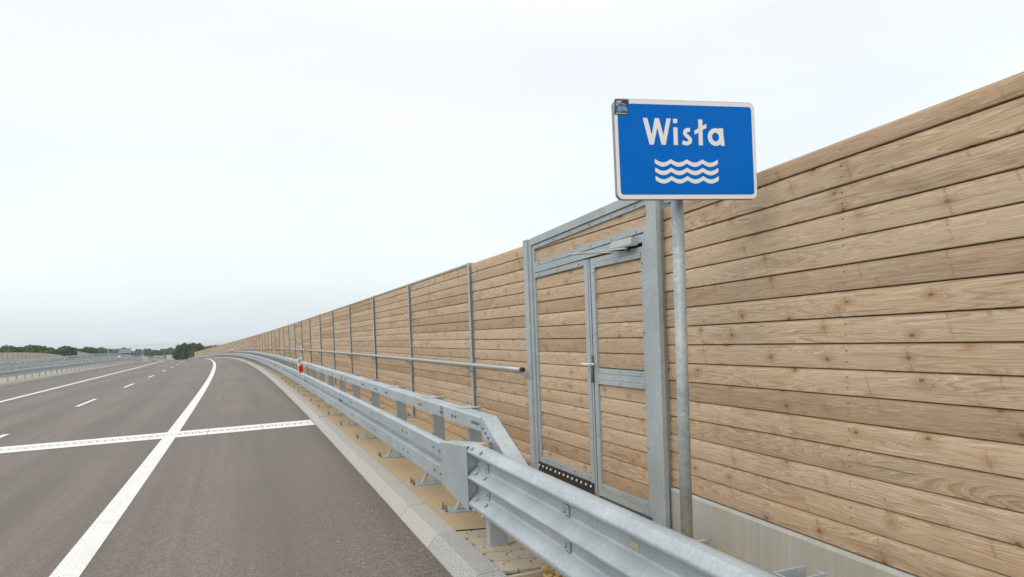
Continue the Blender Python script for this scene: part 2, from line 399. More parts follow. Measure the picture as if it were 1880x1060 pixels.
def tag(o, label=None, cat=None, group=None, kind=None):
    if label: o['label'] = label
    if cat: o['category'] = cat
    if group: o['group'] = group
    if kind: o['kind'] = kind
    return o
def empty(name, label=None, cat=None, group=None, kind=None):
    return tag(link(name, None), label, cat, group, kind)
def thick(pl, th):
    """closed band of thickness th behind an open polyline of (t,z)"""
    out = []
    for i, (a, b) in enumerate(pl):
        p = pl[max(0, i-1)]; q = pl[min(len(pl)-1, i+1)]
        dx, dz = q[0]-p[0], q[1]-p[1]; L = math.hypot(dx, dz) or 1
        out.append((a - dz/L*th, b + dx/L*th))
    return pl + out[::-1]

# ------------------------------------------------------------------ setting: terrain, deck, carriageways
TW = 3.2621     # front face of the timber wall
def road_at_y(y):
    return axis(min(1390, max(-15, y*1.004)))
def terr(x, y):
    b = lerp(y, [-60, 4, 70, 1500, 1900, 2600, 6000], [-1.0, -1.4, -15.5, -17, -20, -60, -250])
    k = 0
    if y > 300:
        rx = lerp(y, YS, XS); rzv = lerp(y, YS, ZS)
        d = abs(x - (rx - 12))
        k = max(0, min(1, (60 - d)/30)) * min(1, (y-300)/150)
        b = b*(1-k) + (rzv - .55)*k
    return b + .5*mnoise.noise(Vector((x*.02, y*.02, 0)))*min(1, max(0, (y-60)/60))*(1-k)
YS = YR[320::20]; XS = XR[320::20]; ZS = ZR[320::20]
tm = MB(); xs = [-5000, -3000, -1800, -1100, -700, -450] + list(range(-320, 161, 20)) + [220, 320, 500, 800, 1300, 2200, 4000]
ys = [-300, -150, -60, -20, 4, 25, 50, 75, 110, 160, 230] + list(range(300, 1400, 40)) + [1500, 1700, 2000, 2500, 3200, 4200, 6000]
tv = [(x, y, terr(x, y)) for y in ys for x in xs]; nx = len(xs)
tf = [(j*nx+i, j*nx+i+1, (j+1)*nx+i+1, (j+1)*nx+i) for j in range(len(ys)-1) for i in range(nx-1)]
tm.add(tv, tf); tag(put('ground', tm, 'terrain', smooth=True), 'meadow and river valley floor below the bridge', kind='structure')

SS = sadapt(-14, 1005)
def sheet(name, t0, t1, z, mat, s0=-14, s1=1005, dz=None, label=None, thickness=0, parent=None, steps=None):
    m = MB(); ss = steps or sadapt(s0, s1)
    if thickness: m.sweep([(t0, z), (t0, z-thickness), (t1, z-thickness), (t1, z)][::-1], ss, dz=dz, uvw=[t1, t1, t0, t0])
    else: m.sweep([(t1, z), (t0, z)], ss, closed=False, dz=dz, uvw=[t1-t0, 0])
    o = put(name, m, mat, parent)
    if not parent: tag(o, label, kind='structure')
    return o
sheet('road', -11.35, 1.262, 0, 'asphalt', label='brown grey asphalt carriageway curving left', thickness=.35)
sheet('road', -26.1, -14.6, 0, 'asphalt', dz=dz2, s0=-14, label='opposite asphalt carriageway beyond the median barriers', thickness=.35)
sheet('bridge_deck', -12.75, 3.30, -.40, 'conc', s0=4.6, s1=420, thickness=.9, label='concrete deck under the near carriageway')
sheet('bridge_deck', -31.0, -12.95, -.40, 'conc', s0=4.6, s1=420, dz=dz2, thickness=.9, label='concrete deck under the opposite carriageway')
# lane markings
edge = empty('edge_line', 'broad white edge line along the hard shoulder', kind='structure')
sheet('line', -1.4208, -1.2042, .004, 'paint', parent=edge)
for t0, t1, dz, nm in ((-7.95, -7.75, None, 'left edge line of the near carriageway'), (-15.4, -15.2, dz2, 'inner edge line of the opposite carriageway'), (-22.9, -22.7, dz2, 'outer edge line of the opposite carriageway')):
    sheet('edge_line', t0, t1, .004, 'paint2', dz=dz, s0=0, label=nm)
lane = empty('lane_line', 'dashed white line between the two near lanes', kind='structure')
for n in range(-1, 60):
    s = 23.75 + 9.83*n
    if n > 22 and s < 640: continue
    sheet('dash', -4.66, -4.54, .004, 'paint2', parent=lane, steps=srange(s, s+3.1, 1.6))
lane2 = empty('lane_line', 'dashed white line of the opposite carriageway', kind='structure')
for n in list(range(4, 22)) + list(range(63, 100)):
    s = 9.9*n; sheet('dash', -19.1, -18.98, .004, 'paint2', parent=lane2, dz=dz2, steps=srange(s, s+3.1, 1.6))
# crack-like transverse seams in the hard shoulder
for s0, a, b, k in ((20.4, -1.15, 1.24, .35), (42.0, -.6, 1.24, .2), (31.0, .2, 1.24, .15), (10.6, -11, -5.5, .3)):
    m = MB(); n = 24; pa = []; pb = []
    for i in range(n+1):
        t = a+(b-a)*i/n; q = s0 + k*i/n + .05*mnoise.noise(Vector((t*2, s0, 0))); w = .010 + .009*mnoise.noise(Vector((t*5, s0, 3)))
        pa.append(W(q-w, t, .004)); pb.append(W(q+w, t, .004))
    for i in range(n): m.face([pa[i], pa[i+1], pb[i+1], pb[i]])
    tag(put('asphalt_seam', m, 'seam'), 'thin dark paving seam across the asphalt', kind='structure')
# small light chips lying on the asphalt
m = MB()
for i in range(240):
    s = 3.0 + 16*R.random()**1.4; t = -1.1 + 2.3*(1-R.random()**2.2)
    if i % 5 == 0: t = -9 + 8*R.random()
    p = W(s, t, .001); r = .003 + .006*R.random()**3; a = R.random()*6
    q = [p + Vector((r*math.cos(a+k*1.57)*(1+.5*R.random()), r*math.sin(a+k*1.57), 0)) for k in range(4)]
    h = Vector((0, 0, r*.9)); m.hexa(q + [x*.999 + x*.001 + h for x in q])
tag(put('grit', m, 'patch'), 'loose pale grit scattered on the asphalt', kind='stuff')

# expansion joint: white finger plates in two interlocking combs
ej = empty('expansion_joint', 'white painted finger joint crossing the carriageway', kind='structure')
sheet('joint_slot', -11.3, 1.255, .003, 'seam', parent=ej, steps=[13.80, 14.66])
def comb(t0, t1, near):
    n = int(round((t1-t0)/.12)); w = (t1-t0)/n; pts = []
    a, b, g = 14.12, 14.40, .007
    if near:
        for i in range(n):
            x = t0+i*w; pts += [(x+.004 if i == 0 else x+.006, a), (x+w*.22+.006, a), (x+w*.34, b), (x+w*.62, b), (x+w*.74, a)]
        pts += [(t1-.004, a)]; pts += [(t1-.004, 13.785), (t0+.004, 13.785)]
    else:
        g = .035
        for i in range(n):
            x = t0+i*w; pts += [(x+.004 if i == 0 else x, b+g), (x+w*.20, b+g) if False else (x+w*.06, a+g), (x+w*.14, a+g), (x+w*.28, b+g), (x+w*.70, b+g), (x+w*.84, a+g), (x+w*.93, a+g)]
        pts += [(t1-.004, b+g)]; pts += [(t1-.004, 14.675), (t0+.004, 14.675)]
    return pts
for i in range(13):
    t1 = 1.255 - i*.966; t0 = t1-.966
    for near in (True, False):
        m = MB(); pl = comb(t0, t1, near); m.prism(pl[::-1] if near else pl[::-1], .004, .012, lambda a, b, z: W(b, a, z))
        put('joint_plate', m, 'paint2', ej)

# ------------------------------------------------------------------ kerbs, walkway, near verge
kerb = empty('kerb', 'pale granite kerb along the hard shoulder', kind='structure')
KP = [(1.262, -.12), (1.266, .008), (1.338, .092), (1.352, .102), (1.50, .107), (1.50, -.12)]
edges = [-4.8, -3.8, -2.8, -1.8, -.8, .2, 1.2, 2.2, 3.2, 4.19, 5.19, 6.19, 7.19, 8.19, 9.19, 10.19, 11.19, 12.19, 13.19, 14.20] + [14.2 + i for i in range(1, 50)]
for i in range(len(edges)-1):
    a, b = edges[i], edges[i+1]; lift = .012 if a >= 14.2 else 0; dj = (R.random()-.5)*.002
    g = .004 if i != 18 else .007
    m = MB(); m.sweep([(t+dj + (lift*1.2 if 1.26 < t < 1.36 else 0), z+(lift if z > 0 else 0)+dj) for t, z in KP][::-1], [a+g, b-g])
    put('kerb_stone', m, 'granite' if b < 5.3 else 'kerb', kerb)
m = MB(); m.sweep([(1.275, -.12), (1.275, .0), (1.345, .088), (1.495, .097), (1.495, -.12)][::-1], sadapt(-4.8, 63)); put('kerb_bed', m, 'conc', kerb)
m = MB(); m.sweep([(t, z+(.012 if z > 0 else 0)) for t, z in KP][::-1], sadapt(63.2, 420)); put('kerb_run', m, 'kerb', kerb)
sheet('walkway', 1.502, 3.42, 0, 'sand', s0=5.235, s1=420, label='sand coloured coated walkway under the barrier', steps=None)
bpy.data.objects.remove(bpy.data.objects['walkway'])
m = MB(); m.sweep([(3.42, zw(3.42)), (1.502, zw(1.502))][::1], sadapt(5.235, 420), closed=False); m.st(5.231, 5.235, 1.502, 3.42, -.2, -.06)
tag(put('walkway', m, 'sand'), 'sand coloured coated walkway under the barrier', kind='structure')
m = MB(); m.st(15.9, 16.35, 2.25, 3.05, zw(2.65)-.02, zw(2.65)+.016, ); tag(put('drain_slab', m, 'patch'), 'grey concrete slab set in the walkway', kind='structure')
# left kerb + median strip
m = MB(); m.sweep([(-11.35, -.1), (-11.36, .01), (-11.42, .12), (-11.80, .125), (-11.80, -.1)], sadapt(-10, 236)); tag(put('median_kerb', m, 'kerb'), 'pale kerb at the median edge of the near carriageway', kind='structure')
m = MB(); m.sweep([(-11.80, .115), (-12.70, .10)], sadapt(-10, 236), closed=False); tag(put('median_strip', m, 'sand'), 'sand coloured strip under the near median barrier', kind='structure')
m = MB(); q_ = sadapt(-10, 236)
for a_, b_ in zip(q_, q_[1:]):
    for (t0, z0, k0), (t1, z1, k1) in (((-12.70, .10, 0), (-13.3, .08, 1)), ((-13.3, .08, 1), (-14.6, .08, 1)), ((-14.6, .08, 1), (-14.62, -.05, 1))):
        m.face([W(a_, t0, z0+k0*dz2(a_)), W(b_, t0, z0+k0*dz2(b_)), W(b_, t1, z1+k1*dz2(b_)), W(a_, t1, z1+k1*dz2(a_))])
m; tag(put('median_strip', m, 'conc'), 'strip under the far median barrier', kind='structure')
m = MB(); m.sweep([(-26.1, -.1), (-26.12, .10), (-31.0, .10)], sadapt(20, 330), closed=False, dz=dz2); tag(put('verge', m, 'sand'), 'strip in front of the far timber wall', kind='structure')

# pavers: interlocking double-T blocks
pv = empty('paving', 'interlocking beige pavers behind the kerb', kind='structure')
def paver(sa, ta, w=.196, l=.160, jit=0):
    g = .007; c = .030
    # profile: two straight long sides, wavy interlocking short sides (in t)
    pts = [(sa+g, ta+g+c), (sa+l*.28, ta+g+c), (sa+l*.42, ta+g-c), (sa+l*.72, ta+g-c), (sa+l*.86, ta+g+c), (sa+l-g, ta+g+c),
           (sa+l-g, ta+w-g+c), (sa+l*.86, ta+w-g+c), (sa+l*.72, ta+w-g-c), (sa+l*.42, ta+w-g-c), (sa+l*.28, ta+w-g+c), (sa+g, ta+w-g+c)]
    return pts
rows = 5; L = (5.225-4.20)/rows
for i in range(rows):
    for j in range(8):
        sa = 4.20+i*L; ta = 1.508 + j*.2 + (0 if i % 2 else -.1)
        pts = [(a, min(3.12, max(1.506, b))) for a, b in paver(sa, ta, .2, L)]
        if max(b for a, b in pts) - min(b for a, b in pts) < .05: continue
        q = []
        for pt in pts:
            if not q or (abs(q[-1][0]-pt[0])+abs(q[-1][1]-pt[1])) > 1e-5: q.append(pt)
        cx = sum(a for a, b in q)/len(q); cy = sum(b for a, b in q)/len(q); dz = (R.random()-.5)*.006
        tp = [(a+(cx-a)*.035, b+(cy-b)*.035) for a, b in q]; n = len(q)
        vs = [W(a, b, zw(b)-.06) for a, b in q] + [W(a, b, zw(b)-.010+dz) for a, b in q] + [W(a, b, zw(b)-.003+dz) for a, b in tp]
        fs = [tuple(range(2*n, 3*n))] + [(k, (k+1) % n, n+(k+1) % n, n+k) for k in range(n)] + [(n+k, n+(k+1) % n, 2*n+(k+1) % n, 2*n+k) for k in range(n)]
        m = MB(); m.add(vs, fs); put('paver', m, 'paver', pv)
m = MB(); m.sweep([(3.3, zw(3.3)-.028), (1.502, zw(1.5)-.028)], [4.18, 5.228], closed=False); put('paver_bed', m, 'dark', pv)
m = MB(); m.st(4.138, 4.184, 1.505, 3.1, -.1, .066, 0, 0); tag(put('edging_strip', m, 'paver'), 'concrete edging strip where the pavers end', kind='structure')
m = MB(); n = 40
gs = [(-10+14.13*i/60) for i in range(61)]; gt = [1.502+ (1.9)*j/20 for j in range(21)]
vs = [W(s, t, -.02 + .065*max(0, min(1, (t-1.58)/.22)) - .02*(t-1.5) + .035*mnoise.noise(Vector((s*2.1, t*2.1, 1))) + .02*mnoise.noise(Vector((s*9, t*9, 1))) - .02) for s in gs for t in gt]
m.add(vs, [(i*21+j, i*21+j+1, (i+1)*21+j+1, (i+1)*21+j) for i in range(60) for j in range(20)])
tag(put('verge', m, 'soil', smooth=True), 'bare yellow clay verge behind the near guardrail', kind='structure')
m = MB()
def rock(m, p, r, rr, n=6, rings=(-.75, 0.0, .7)):
    vs = []; k = len(rings)
    sx, sy = .8+.5*rr.random(), .8+.5*rr.random()
    for z in rings:
        q = math.sqrt(max(0, 1-z*z*.8)); o = rr.random()
        for a in range(n):
            f = .78+.4*rr.random(); an = (a+o*.5)*6.2832/n
            vs.append(p + Vector((math.cos(an)*r*q*f*sx, math.sin(an)*r*q*f*sy, z*r*.75*(.85+.3*rr.random()))))
    vs += [p+Vector((0, 0, r*.75)), p-Vector((0, 0, r*.7))]
    fs = []
    for j in range(k-1):
        for a in range(n):
            c = (a+1) % n; fs.append((j*n+a, j*n+c, (j+1)*n+c, (j+1)*n+a))
    for a in range(n):
        c = (a+1) % n; fs += [((k-1)*n+a, (k-1)*n+c, k*n), (c, a, k*n+1)]
    m.add(vs, fs)
for i in range(2600):
    s = 4.125 - 2.2*R.random()**1.7; t = 1.52+1.5*R.random()**1.3; rock(m, W(s, t, -.012 + .065*max(0, min(1, (t-1.58)/.22)) - .02*(t-1.5)), .005+.017*R.random()**2.4, R)
tag(put('gravel', m, 'clay'), 'loose yellow clay gravel beside the near guardrail post', kind='stuff')
for s, t, z, r, lb in ((4.14, 1.80, .085, .026, 'larger yellow clay stone lying on the concrete edging'), (4.06, 1.66, .02, .024, 'yellow clay stone at the end of the pavers beside the kerb'), (4.06, 1.88, .06, .020, 'yellow clay stone below the guardrail edge')):
    m = MB(); rock(m, W(s, t, z), r, R, 9, (-.8, -.4, 0, .4, .8)); tag(put('stone', m, 'clay', smooth=False), lb, 'stone', 'clay stones by the pavers')

# ------------------------------------------------------------------ timber boards
PITCH = .1445
def board_section(h, th=.034):
    # (depth, height) outline, depth 0 = front crown
    return [(th, 0.0), (.005, .0), (.001, .0035), (.0, .022), (.0, h*.55), (.003, h*.80), (.010, h-.006), (.016, h-.002), (th, h-.002)]
def board_mesh(L, h=PITCH, seed=0):
    m = MB(); sec = board_section(h-.0025); n = len(sec)
    vs = [(0, d, z) for d, z in sec] + [(L, d, z) for d, z in sec]; fs = []; uvs = []
    for i in range(n-1):
        fs.append((i, i+1, n+i+1, n+i)[::-1]); uvs.append([(0, sec[i][1]), (0, sec[i+1][1]), (L, sec[i+1][1]), (L, sec[i][1])][::-1])
    fs += [tuple(range(n)), tuple(range(2*n-1, n-1, -1))]; uvs += [[(0, z) for d, z in sec], [(L, z) for d, z in sec][::-1]]
    m.add(vs, fs, uvs); return m
bm_cache = {}
def board_obj(parent, p0, p1, z0, h=PITCH, tilt=0):
    """board from p0 to p1 (points at height 0), board bottom z0; local x along, y into the wall"""
    d = p1-p0; L = round(math.hypot(d.x, d.y), 2); key = (L, round(h, 3))
    if key not in bm_cache: bm_cache[key] = board_mesh(L, h).mesh('board', M['wood'])
    o = link('board', bm_cache[key], parent)
    ex = Vector((d.x, d.y, d.z)).normalized(); ez = Vector((0, 0, 1)) - ex*ex.z; ez.normalize(); ey = ez.cross(ex)
    j = (R.random()-.5)*.006
    q = p0 + ez*z0 + ey*j
    o.matrix_world = Matrix(((ex.x, ey.x, ez.x, q.x), (ex.y, ey.y, ez.y, q.y), (ex.z, ey.z, ez.z, q.z), (0, 0, 0, 1)))
    return o
def board_in(m, p0, p1, z0, h=PITCH):
    d = p1-p0; L = d.length; b = board_mesh(L, h); ex = d.normalized(); ez = Vector((0, 0, 1))-ex*ex.z; ez.normalize(); ey = ez.cross(ex)
    r = R.random(); u0 = R.random()*50
    m.add([p0+ex*v[0]+ey*v[1]+ez*(v[2]+z0) for v in b.v], b.f, [[(a+u0, c) for a, c in q] for q in b.uv], r+.0001)
BASE = -.05
def wall_post(parent, s, wide=False, name='post'):
    w = .06 if wide else .035
    m = MB(); m.st(s-w, s+w, TW-.045, TW-.037, zw(3.2)-.0, 2.725); m.st(s-.004, s+.004, TW-.037, TW+.09, zw(3.2), 2.72)
    m.st(s-w, s+w, TW+.09, TW+.098, -.2, 2.72)
    o = put(name, m, 'galv2', parent)
    f = MB(); f.st(s-.10, s+.10, TW-.23, TW-.02, zw(3.1)-.03, zw(3.1)+.017)
    put('foot_plate', f, 'galv2', o)
    for ds in (-.06, .06):
        for tt in (TW-.19, TW-.12):
            f = MB(); f.tube([W(s+ds, tt, zw(3.1)+.017), W(s+ds, tt, zw(3.1)+.075)], .012, 6); put('anchor_bolt', f, 'rust', o)
    return o
wall = empty('noise_barrier', 'long pine board noise barrier beyond the gate with galvanised posts', 'timber wall')
# first half bay s 7.62..9.88
bays = [(7.62, 9.842)] + [(9.877+3.9963*n+.036, 9.877+3.9963*(n+1)-.036) for n in range(56)]
stuffm = MB(); capm = MB()
for i, (a, b) in enumerate(bays):
    p0, p1 = W(b, TW, 0), W(a, TW, 0); p0, p1 = p1, p0      # local x from near to far is reversed so y points into the wall
    p0, p1 = W(b, TW, 0), W(a, TW, 0)
    for k in range(19):
        z0 = BASE + .02 + PITCH*k
        if i <= 14: board_obj(wall, p0, p1, z0)
        else: board_in(stuffm, p0, p1, z0)
    c = MB() if i < 12 and i else capm
    if i: 
        c.st(a, b, TW-.012, TW+.055, 2.700, 2.728)
    if c is not capm: 
        o = put('cap_board', c, 'patch', wall); o['label'] = 'narrow weathered grey capping strip'
    elif i == 0: pass
    back = None
put('cap_strip', capm, 'patch', wall)
tag(put('boards', stuffm, 'wood', wall), kind='stuff')
m = MB(); m.sweep([(TW+.055, -.3), (TW+.055, 2.70), (TW+.075, 2.70), (TW+.075, -.3)], [7.62] + [9.877+3.9963*n for n in range(57)]); put('backing', m, 'dark', wall)
for n in range(57):
    s = 9.877+3.9963*n
    if n < 22: wall_post(wall, s, wide=(n == 2))
farp = MB()
for n in range(22, 57):
    s = 9.877+3.9963*n; farp.st(s-.035, s+.035, TW-.045, TW+.0, 0, 2.725)
tag(put('far_posts', farp, 'galv2', wall), kind='stuff')

# handrail on brackets
hr = empty('handrail', 'tubular galvanised handrail running along the timber wall', 'handrail')
m = MB(); m.tube([W(s, TW-.14, 1.19) for s in [7.66, 8.8] + sadapt(9.877, 150)], .027, 10); put('pipe', m, 'galv', hr, smooth=True)
m = MB(); m.tube([W(7.61, TW-.14, 1.19), W(7.67, TW-.14, 1.19)], .029, 12); put('end_cap', m, 'rubber', hr)
for n in range(-1, 22):
    s = 9.877+3.9963*n if n >= 0 else 7.55
    m = MB(); m.prism([(TW-.165, 1.165), (TW-.165, 1.15), (TW-.045, 1.03), (TW-.045, 1.10), (TW-.115, 1.165)], s-.006, s+.006, lambda a, b, c: W(c, a, b))
    m.st(s-.03, s+.03, TW-.052, TW-.045, 1.02, 1.12)
    put('bracket', m, 'galv2', hr)
    if n >= 0:
        m = MB(); m.tube([W(s+.55, TW-.14, 1.19), W(s+.60, TW-.14, 1.19)], .030, 10); put('sleeve', m, 'galv2', hr, smooth=True)

# ------------------------------------------------------------------ service gate
gate = empty('service_gate', 'galvanised framed service gate with board infill in the noise barrier', 'gate')
GT = TW-.03
def gbox(name, s0, s1, z0, z1, t0=GT-.012, t1=GT+.05, mat='galv2', parent=None, sh0=0, sh1=0):
    m = MB(); m.st(s0, s1, t0, t1, z0, z1, sh0, sh1); return put(name, m, mat, parent or gate)
def screws(parent, pts, t=GT-.016):
    for s, z in pts:
        m = MB(); m.tube([W(s, t+.004, z), W(s, t-.004, z)], .007, 6); put('screw', m, 'bolt', parent)
lp = gbox('left_post', 7.50, 7.62, -.02, 2.745, GT-.05, GT+.10); gbox('post_flange', 7.432, 7.498, -.02, 2.735, GT-.03, GT+.08, parent=lp)
m = MB(); m.st(7.30, 7.75, GT-.20, GT-.0, zw(3.1)-.03, zw(3.1)+.018); put('foot_plate', m, 'galv2', lp)
for i in range(4):
    m = MB(); m.tube([W(7.55+.055*i, GT-.12, zw(3.1)+.018), W(7.55+.055*i, GT-.12, zw(3.1)+.10)], .018, 6); put('anchor_bolt', m, 'bolt', lp)
gbox('frame_strip', 7.378, 7.425, .02, 2.70)
gbox('top_beam', 4.952, 7.43, 2.665, 2.745, GT-.03, GT+.08, sh0=.075, sh1=0)
gbox('top_strip', 4.952, 7.376, 2.615, 2.660, sh0=.075)
screws(gate, [(7.25-.42*i, 2.64+.013*i) for i in range(6)])
gbox('transom_strip', 4.952, 7.376, 2.408, 2.456, sh0=.06)
tr = gbox('transom', 4.952, 7.376, 2.335, 2.404, GT-.02, GT+.06, sh0=.045)
gbox('transom_strip', 6.135, 7.376, 2.275, 2.330, sh0=.02)
screws(gate, [(7.25-.42*i, 2.432+.010*i) for i in range(6)] + [(7.25-.5*i, 2.30+.008*i) for i in range(3)])
gbox('mullion', 6.055, 6.130, -.0, 2.345, GT-.02, GT+.07)
gbox('mullion_strip', 6.022, 6.053, .0, 2.345)
rp = gbox('right_post', 4.765, 4.912, -.25, 2.80, GT-.06, GT-.02)
gbox('jamb', 4.918, 4.981, -.2, 2.50, GT-.045, GT+.09); gbox('jamb_strip', 4.987, 5.043, .0, 2.44, GT-.02, GT+.06)
gbox('post_cap', 4.60, 4.763, 2.655, 2.80, GT+.02, GT+.08)
m = MB(); m.st(4.80, 4.91, GT-.018, GT+.12, -.25, 2.78); put('post_web', m, 'galv2', rp)
def infill(s0, s1, z0, z1, parent, zph=0.0):
    """boards clipped to an opening"""
    p0, p1 = W(s1, GT+.008, 0), W(s0, GT+.008, 0); z = BASE + .02 + zph
    while z + PITCH < z0+.02: z += PITCH
    while z < z1 - .012:
        a, b = max(z, z0-.004), min(z+PITCH, z1+.004)
        if b-a > .025: board_obj(parent, p0, p1, a, b-a)
        z += PITCH
infill(6.135, 7.376, .168, 2.325, gate)
infill(4.99, 7.376, 2.44, 2.725, gate, .035)
put('backing', (lambda m: (m.st(4.95, 7.45, GT+.05, GT+.06, 0, 2.7), m)[1])(MB()), 'dark', gate)
bl = gbox('bottom_rail', 6.135, 7.376, .100, .165)
screws(bl, [(7.2-.35*i, .14) for i in range(4)])
rb = gbox('rubber_seal', 6.062, 7.43, -.03, .098, GT-.028, GT-.013, 'rubber')
for i in range(13):
    s = 7.40 - i*.105 - (.02 if i > 3 else 0); z = .062
    m = MB(); m.tube([W(s, GT-.028, z), W(s, GT-.036, z)], .013, 10); put('washer', m, 'white', rb)
rb2 = gbox('rubber_seal', 4.95, 5.06, -.10, -.03, GT-.065, GT-.05, 'rubber')
for s in (5.04, 4.965):
    m = MB(); m.tube([W(s, GT-.065, -.06), W(s, GT-.072, -.06)], .012, 8); put('washer', m, 'white', rb2)
gbox('threshold', 5.05, 6.06, -.08, -.035, GT-.03, GT+.06, 'rubber')
# door leaf
door = gbox('door', 5.045, 6.005, .0, .002, GT+.0, GT+.04)
gbox('stile', 5.932, 6.002, .0, 2.345, parent=door); gbox('stile', 5.047, 5.086, .0, 2.345, parent=door)
gbox('rail', 5.088, 5.930, 2.300, 2.345, parent=door); gbox('rail', 5.088, 5.930, 2.250, 2.297, GT-.016, parent=door)
gbox('rail', 5.088, 5.930, 1.218, 1.262, GT-.016, parent=door); gbox('rail', 5.088, 5.930, 1.157, 1.216, parent=door); gbox('rail', 5.088, 5.930, 1.110, 1.155, GT-.016, parent=door)
gbox('rail', 5.088, 5.930, .072, .118, GT-.016, parent=door); gbox('rail', 5.088, 5.930, .0, .070, parent=door)
infill(5.088, 5.930, .12, 1.110, door); infill(5.088, 5.930, 1.262, 2.250, door)
screws(door, [(5.90, 2.272), (5.5, 2.272), (5.12, 2.272), (5.90, 1.24), (5.5, 1.24), (5.13, 1.24), (5.90, 1.132), (5.5, 1.132), (5.11, 1.132), (5.5, .095), (5.9, .095), (5.12, .095), (5.945, 2.2), (5.07, 2.2), (5.945, 1.6), (5.945, .6), (5.07, 1.6), (5.07, .6)])
m = MB(); m.st(6.003, 6.021, GT-.006, GT+.02, 0, 2.34); put('gap', m, 'dark', door)
m = MB(); m.tube([W(6.01, GT-.03, 1.12), W(6.01, GT-.03, 1.39)], .014, 8); put('lock_rod', m, 'rust', door, True)
m = MB(); m.tube([W(6.01, GT-.02, 1.303), W(6.01, GT-.075, 1.303), W(6.03, GT-.085, 1.303), W(6.125, GT-.085, 1.303)], .010, 8); m.tube([W(6.01, GT-.03, 1.303), W(5.93, GT-.055, 1.303)], .009, 8); put('handle', m, 'white', door, True)
# door closer
dc = empty('door_closer'); dc.parent = gate
m = MB(); m.prism([(GT-.02, 2.435), (GT-.07, 2.437), (GT-.085, 2.425), (GT-.088, 2.375), (GT-.08, 2.360), (GT-.02, 2.36)], 5.115, 5.47, lambda a, b, c: W(c, a, b+.0)); put('closer_body', m, 'closer', dc)
m = MB(); m.tube([W(5.22, GT-.055, 2.36), W(5.22, GT-.055, 2.315)], .016, 10); put('spindle', m, 'rubber', dc)
m = MB(); m.tube([W(5.22, GT-.06, 2.348), W(5.90, GT-.30, 2.375)], .008, 6); m.tube([W(5.90, GT-.30, 2.370), W(5.30, GT-.02, 2.330)], .006, 6); put('closer_arm', m, 'closer', dc)

# ------------------------------------------------------------------ near timber wall with concrete plinth (flares towards the camera)
nw = empty('noise_barrier', 'close pine board wall on a concrete plinth right of the gate', 'timber wall')
A = W(4.790, TW-.004, 0); A.z = 0
ph = axis(4.8)[3]; dirn = Vector((-math.sin(ph), math.cos(ph), 0)); lat = Vector((math.cos(ph), math.sin(ph), 0))
dv = (dirn*-1 - lat*.069).normalized(); nv = Vector((-dv.y, dv.x, 0)) # nv points away from the road? fixed below
if nv.dot(lat) < 0: nv = -nv
def NWp(l, d, z): return A + dv*l + nv*d + Vector((0, 0, z + .012*l))
NP = .1470; NB0 = .348
def nboard(l0, l1, k):
    z0 = NB0 + NP*k; h = NP if k < 15 else .104
    p0, p1 = NWp(l0, 0, 0), NWp(l1, 0, 0)
    return board_obj(nw, p0, p1, z0, h)
for k in range(16):
    nboard(0.0, 4.02, k)
    nboard(4.06, 8.06, k)
m = MB(); m.hexa([NWp(0, .05, -.2), NWp(8, .05, -.2), NWp(8, .07, -.2), NWp(0, .07, -.2), NWp(0, .05, 2.6), NWp(8, .05, 2.6), NWp(8, .07, 2.6), NWp(0, .07, 2.6)]); put('backing', m, 'dark', nw)
m = MB(); m.hexa([NWp(4.0, -.045, -.3), NWp(4.08, -.045, -.3), NWp(4.08, -.02, -.3), NWp(4.0, -.02, -.3), NWp(4.0, -.045, 2.66), NWp(4.08, -.045, 2.66), NWp(4.08, -.02, 2.66), NWp(4.0, -.02, 2.66)]); put('post', m, 'galv2', nw)
m = MB(); PZ = NB0-.008
for a, b in ((0.0, 4.0), (4.08, 8.0)):
    sec = [(-.018, -.5), (-.018, PZ-.022), (-.004, PZ), (.12, PZ), (.12, -.5)]; n = 5
    m.add([NWp(a, d, z) for d, z in sec] + [NWp(b, d, z) for d, z in sec], [(i, (i+1) % n, n+(i+1) % n, n+i) for i in range(n)] + [(4, 3, 2, 1, 0), (5, 6, 7, 8, 9)])
put('plinth', m, 'plinth' if 'plinth' in M else 'conc', nw)
for k in range(16):
    z = NB0 + NP*k
    for dz in (.045, .105):
        if k == 15 and dz > .1: continue
        m = MB(); m.tube([NWp(1.93, .004, z+dz), NWp(1.93, -.004, z+dz)], .0035, 6); put('nail', m, 'rust', nw)
# dry stems growing in front of the plinth
for i, (l, pts) in enumerate(((.30, [(0, -.2), (.01, .0), (.05, .08), (.14, .13)]), (.62, [(0, -.25), (.01, -.05), (.05, .06), (.13, .125)]))):
    m = MB(); m.tube([NWp(l+a, -.12, z) for a, z in pts], [.004, .0035, .0025, .0015], 5)
    m.tube([NWp(l+.03, -.12, .03), NWp(l+.055, -.11, .045)], .003, 4)
    tag(put('dry_stem', m, 'twig'), ('thin dry stem right beside the sign pole base', 'longer curved dry stem against the concrete plinth')[i], 'plant', 'dry stems by the plinth')

